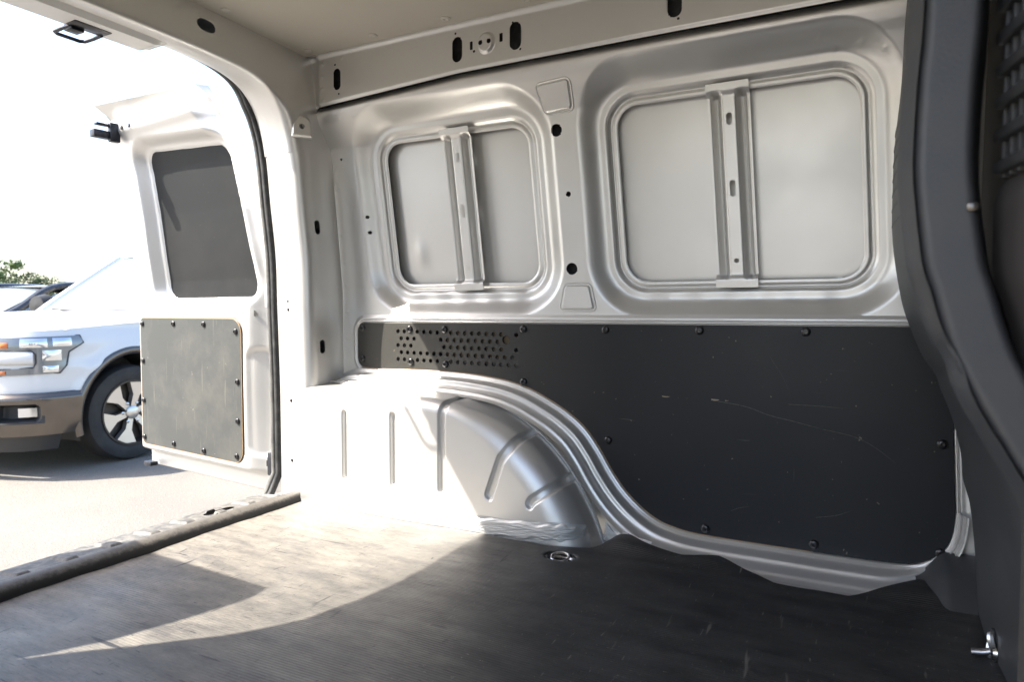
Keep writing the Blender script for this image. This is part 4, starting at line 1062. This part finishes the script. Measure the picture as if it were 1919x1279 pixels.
# ================================================================== PARKED CAR beyond the truck
def parked_car(name, loc, rz, label, paint, L=4.4, W=.88, H=1.45, hood_h=.92):
    root = empty(name, loc, label, 'car', rz); root['local'] = 1
    r = .32; a1, a2 = -L / 2 + .85, L / 2 - .85
    zt = lambda y: np.interp(y, [-L / 2, -L / 2 + .12, -.75, 1.35, L / 2 - .1, L / 2], [.62, .76, hood_h, hood_h + .04, hood_h, .75])
    hw = lambda y: W - .16 * np.clip((np.abs(y) - (L / 2 - .55)) / .55, 0, 1) ** 2
    for sg in (1, -1):
        def f_(u, v): z = .22 + (zt(u) - .22) * v; return sg * (hw(u) - .05 * v ** 6 - .03 * (1 - v) ** 2 + .02 * np.sin(v * 3.1)), u, z
        V, F = sheet(-L / 2, L / 2, 120, 0, 1, 24, f_, [lambda u, v, a=a: sd_circle(u, .22 + (zt(u) - .22) * v, a, r, .37) for a in (a1, a2)])
        o = obj_local('body_side', V, F, M[paint], root); fixnormals(o.data)
        for a in (a1, a2):
            V, F = liner(sg * (W - .03), a, r, .37, sg); obj_local('wheel_liner', V, F, M['blackplastic'], root)
            wheel(root, (sg * (W - .01), a, r), r, .21, sg)
        # side glass and roof rail
        gq = np.array([(-.95, hood_h), (-.05, H - .08), (.95, H - .06), (1.62, hood_h + .05)])
        V, F = sheet(-.85, 1.5, 30, hood_h + .01, H - .07, 10, lambda u, v: (sg * (W - .07 - .20 * (v - hood_h) / (H - hood_h)), u, v), keep=lambda u, v: sd_poly(u, v, gq) + .03)
        o = obj_local('side_window', V, F, M['glass'], root); fixnormals(o.data)
        V, F = tube([(sg * (W - .07 - .20 * (z - hood_h) / (H - hood_h)), y, z) for y, z in catmull([(-1.0, hood_h), (-.55, H - .30), (-.08, H - .05), (.45, H), (1.0, H - .04), (1.4, H - .22), (1.75, hood_h + .05)], 6)], .04, 8); obj_local('roof_pillar', V, F, M[paint], root)
        V, F = lathe([(0, -.06), (.06, -.05), (.07, .0), (0, .05)], (sg * (W + .07), -.55, hood_h + .09), (0, 1, 0), 12); obj_local('mirror', V, F, M[paint], root)
    def top(u, v): return v * (hw(u) - .05), u, zt(u) + .045 * (1 - v ** 2) - .004
    for (a, b, nm) in ((-L / 2, -.85, 'hood'), (1.55, L / 2, 'boot_lid')):
        V, F = sheet(a, b, 20, -1, 1, 16, top); o = obj_local(nm, V, F, M[paint], root); fixnormals(o.data)
    def glassf(y0, z0, y1, z1): return lambda u, v: (v * (W - .09 - .19 * u), y0 + (y1 - y0) * u + (.08 * v * v if y1 > y0 else -.06 * v * v), z0 + (z1 - z0) * u)
    V, F = sheet(0, 1, 8, -1, 1, 12, glassf(-1.08, hood_h + .02, -.15, H - .04)); o = obj_local('windscreen', V, F, M['glass'], root); fixnormals(o.data)
    V, F = sheet(0, 1, 8, -1, 1, 12, glassf(1.85, hood_h + .04, 1.15, H - .06)); o = obj_local('rear_window', V, F, M['glass'], root); fixnormals(o.data)
    V, F = sheet(-.15, 1.18, 16, -1, 1, 14, lambda u, v: (v * (W - .27), u, H - .04 + .05 * np.sin((u + .25) * 2.0) * (1 - .5 * v ** 2))); o = obj_local('roof', V, F, M[paint], root); fixnormals(o.data)
    for y, nm in ((-L / 2, 'front_bumper'), (L / 2, 'rear_bumper')):
        V, F = sheet(-1, 1, 16, .24, .70, 8, lambda u, v: (u * (W - .15), y + np.sign(-y) * .10 * np.abs(u) ** 3 + np.sign(y) * .03 * np.sin((v - .24) * 6.8), v)); o = obj_local(nm, V, F, M[paint], root); fixnormals(o.data)
    obj_local('underbody', [(-.7, -L / 2 + .1, .24), (.7, -L / 2 + .1, .24), (.7, L / 2 - .1, .24), (-.7, L / 2 - .1, .24)], [(0, 1, 2, 3)], M['blackplastic'], root)
    return root
parked_car('parked_car', (-8.75, 4.4, GZ), rad(8), 'dark grey car parked beyond the white pickup, only its roof showing', 'darkcar', H=1.44, hood_h=.96)

# ================================================================== TREES
def tree(x, y, h, seed, label, mat, nleaf=2600):
    rs = np.random.default_rng(seed)
    root = empty('tree', (x, y, GZ), label, 'tree', group='trees along the far edge of the lot')
    th = h * .34
    parts = [tube([(x + .1 * math.sin(i), y, GZ + th * 1.5 * i / 6) for i in range(7)], [h * .03 * (1 - .09 * i) for i in range(7)], 8)]
    for k in range(6):
        a = k * 1.05 + rs.uniform(-.3, .3); L = h * .28
        parts.append(tube([(x, y, GZ + th * (.8 + .1 * k)), (x + math.cos(a) * L * .5, y + math.sin(a) * L * .5, GZ + th * (1.1 + .12 * k)), (x + math.cos(a) * L, y + math.sin(a) * L, GZ + th * (1.45 + .12 * k))], [h * .014, h * .010, h * .005], 6))
    V, F = merge(*parts); build('trunk', V, F, M['bark'], root)
    cl = []
    for k in range(26):
        a = rs.uniform(0, 6.28); rr = h * .36 * math.sqrt(rs.uniform(.02, 1)); zz = rs.uniform(.30, .92)
        rr *= math.sqrt(max(.08, 1 - ((zz - .55) / .48) ** 2)); cl.append((x + rr * math.cos(a), y + rr * math.sin(a), GZ + h * zz, h * rs.uniform(.09, .15)))
    cl = np.array(cl); pick = rs.integers(0, len(cl), nleaf); c = cl[pick]
    dirs = rs.normal(size=(nleaf, 3)); dirs /= np.linalg.norm(dirs, axis=1, keepdims=True)
    ctr = c[:, :3] + dirs * c[:, 3:4] * rs.uniform(.55, 1.08, (nleaf, 1)) * np.array([1, 1, .8])
    t1 = rs.normal(size=(nleaf, 3)); t1 -= dirs * (t1 * dirs).sum(1, keepdims=True) * .7; t1 /= np.linalg.norm(t1, axis=1, keepdims=True)
    t2 = np.cross(dirs + rs.normal(size=(nleaf, 3)) * .4, t1); t2 /= np.linalg.norm(t2, axis=1, keepdims=True)
    sz = h * rs.uniform(.014, .030, (nleaf, 1))
    Vv = np.stack([ctr - t1 * sz, ctr + t2 * sz * .6, ctr + t1 * sz, ctr - t2 * sz * .6], 1).reshape(-1, 3)
    build('crown', Vv, np.arange(nleaf * 4).reshape(-1, 4), M[mat], root, smooth=False)
ts = [(-57, 24.0, 4.6, 'leaf2', 'leftmost of the three distant trees above the parked car'),
      (-55, 26.6, 4.9, 'leaf', 'middle of the three distant trees above the parked car'),
      (-54, 29.2, 4.3, 'leaf2', 'rightmost of the three distant trees, beside the pickup windscreen'),
      (-46, 45.0, 5.0, 'leaf2', 'far tree glimpsed in the narrow gap between open rear door and pillar')]
for i, (x, y, h, mm, lb) in enumerate(ts): tree(x, y, h, 20 + i, lb, mm)
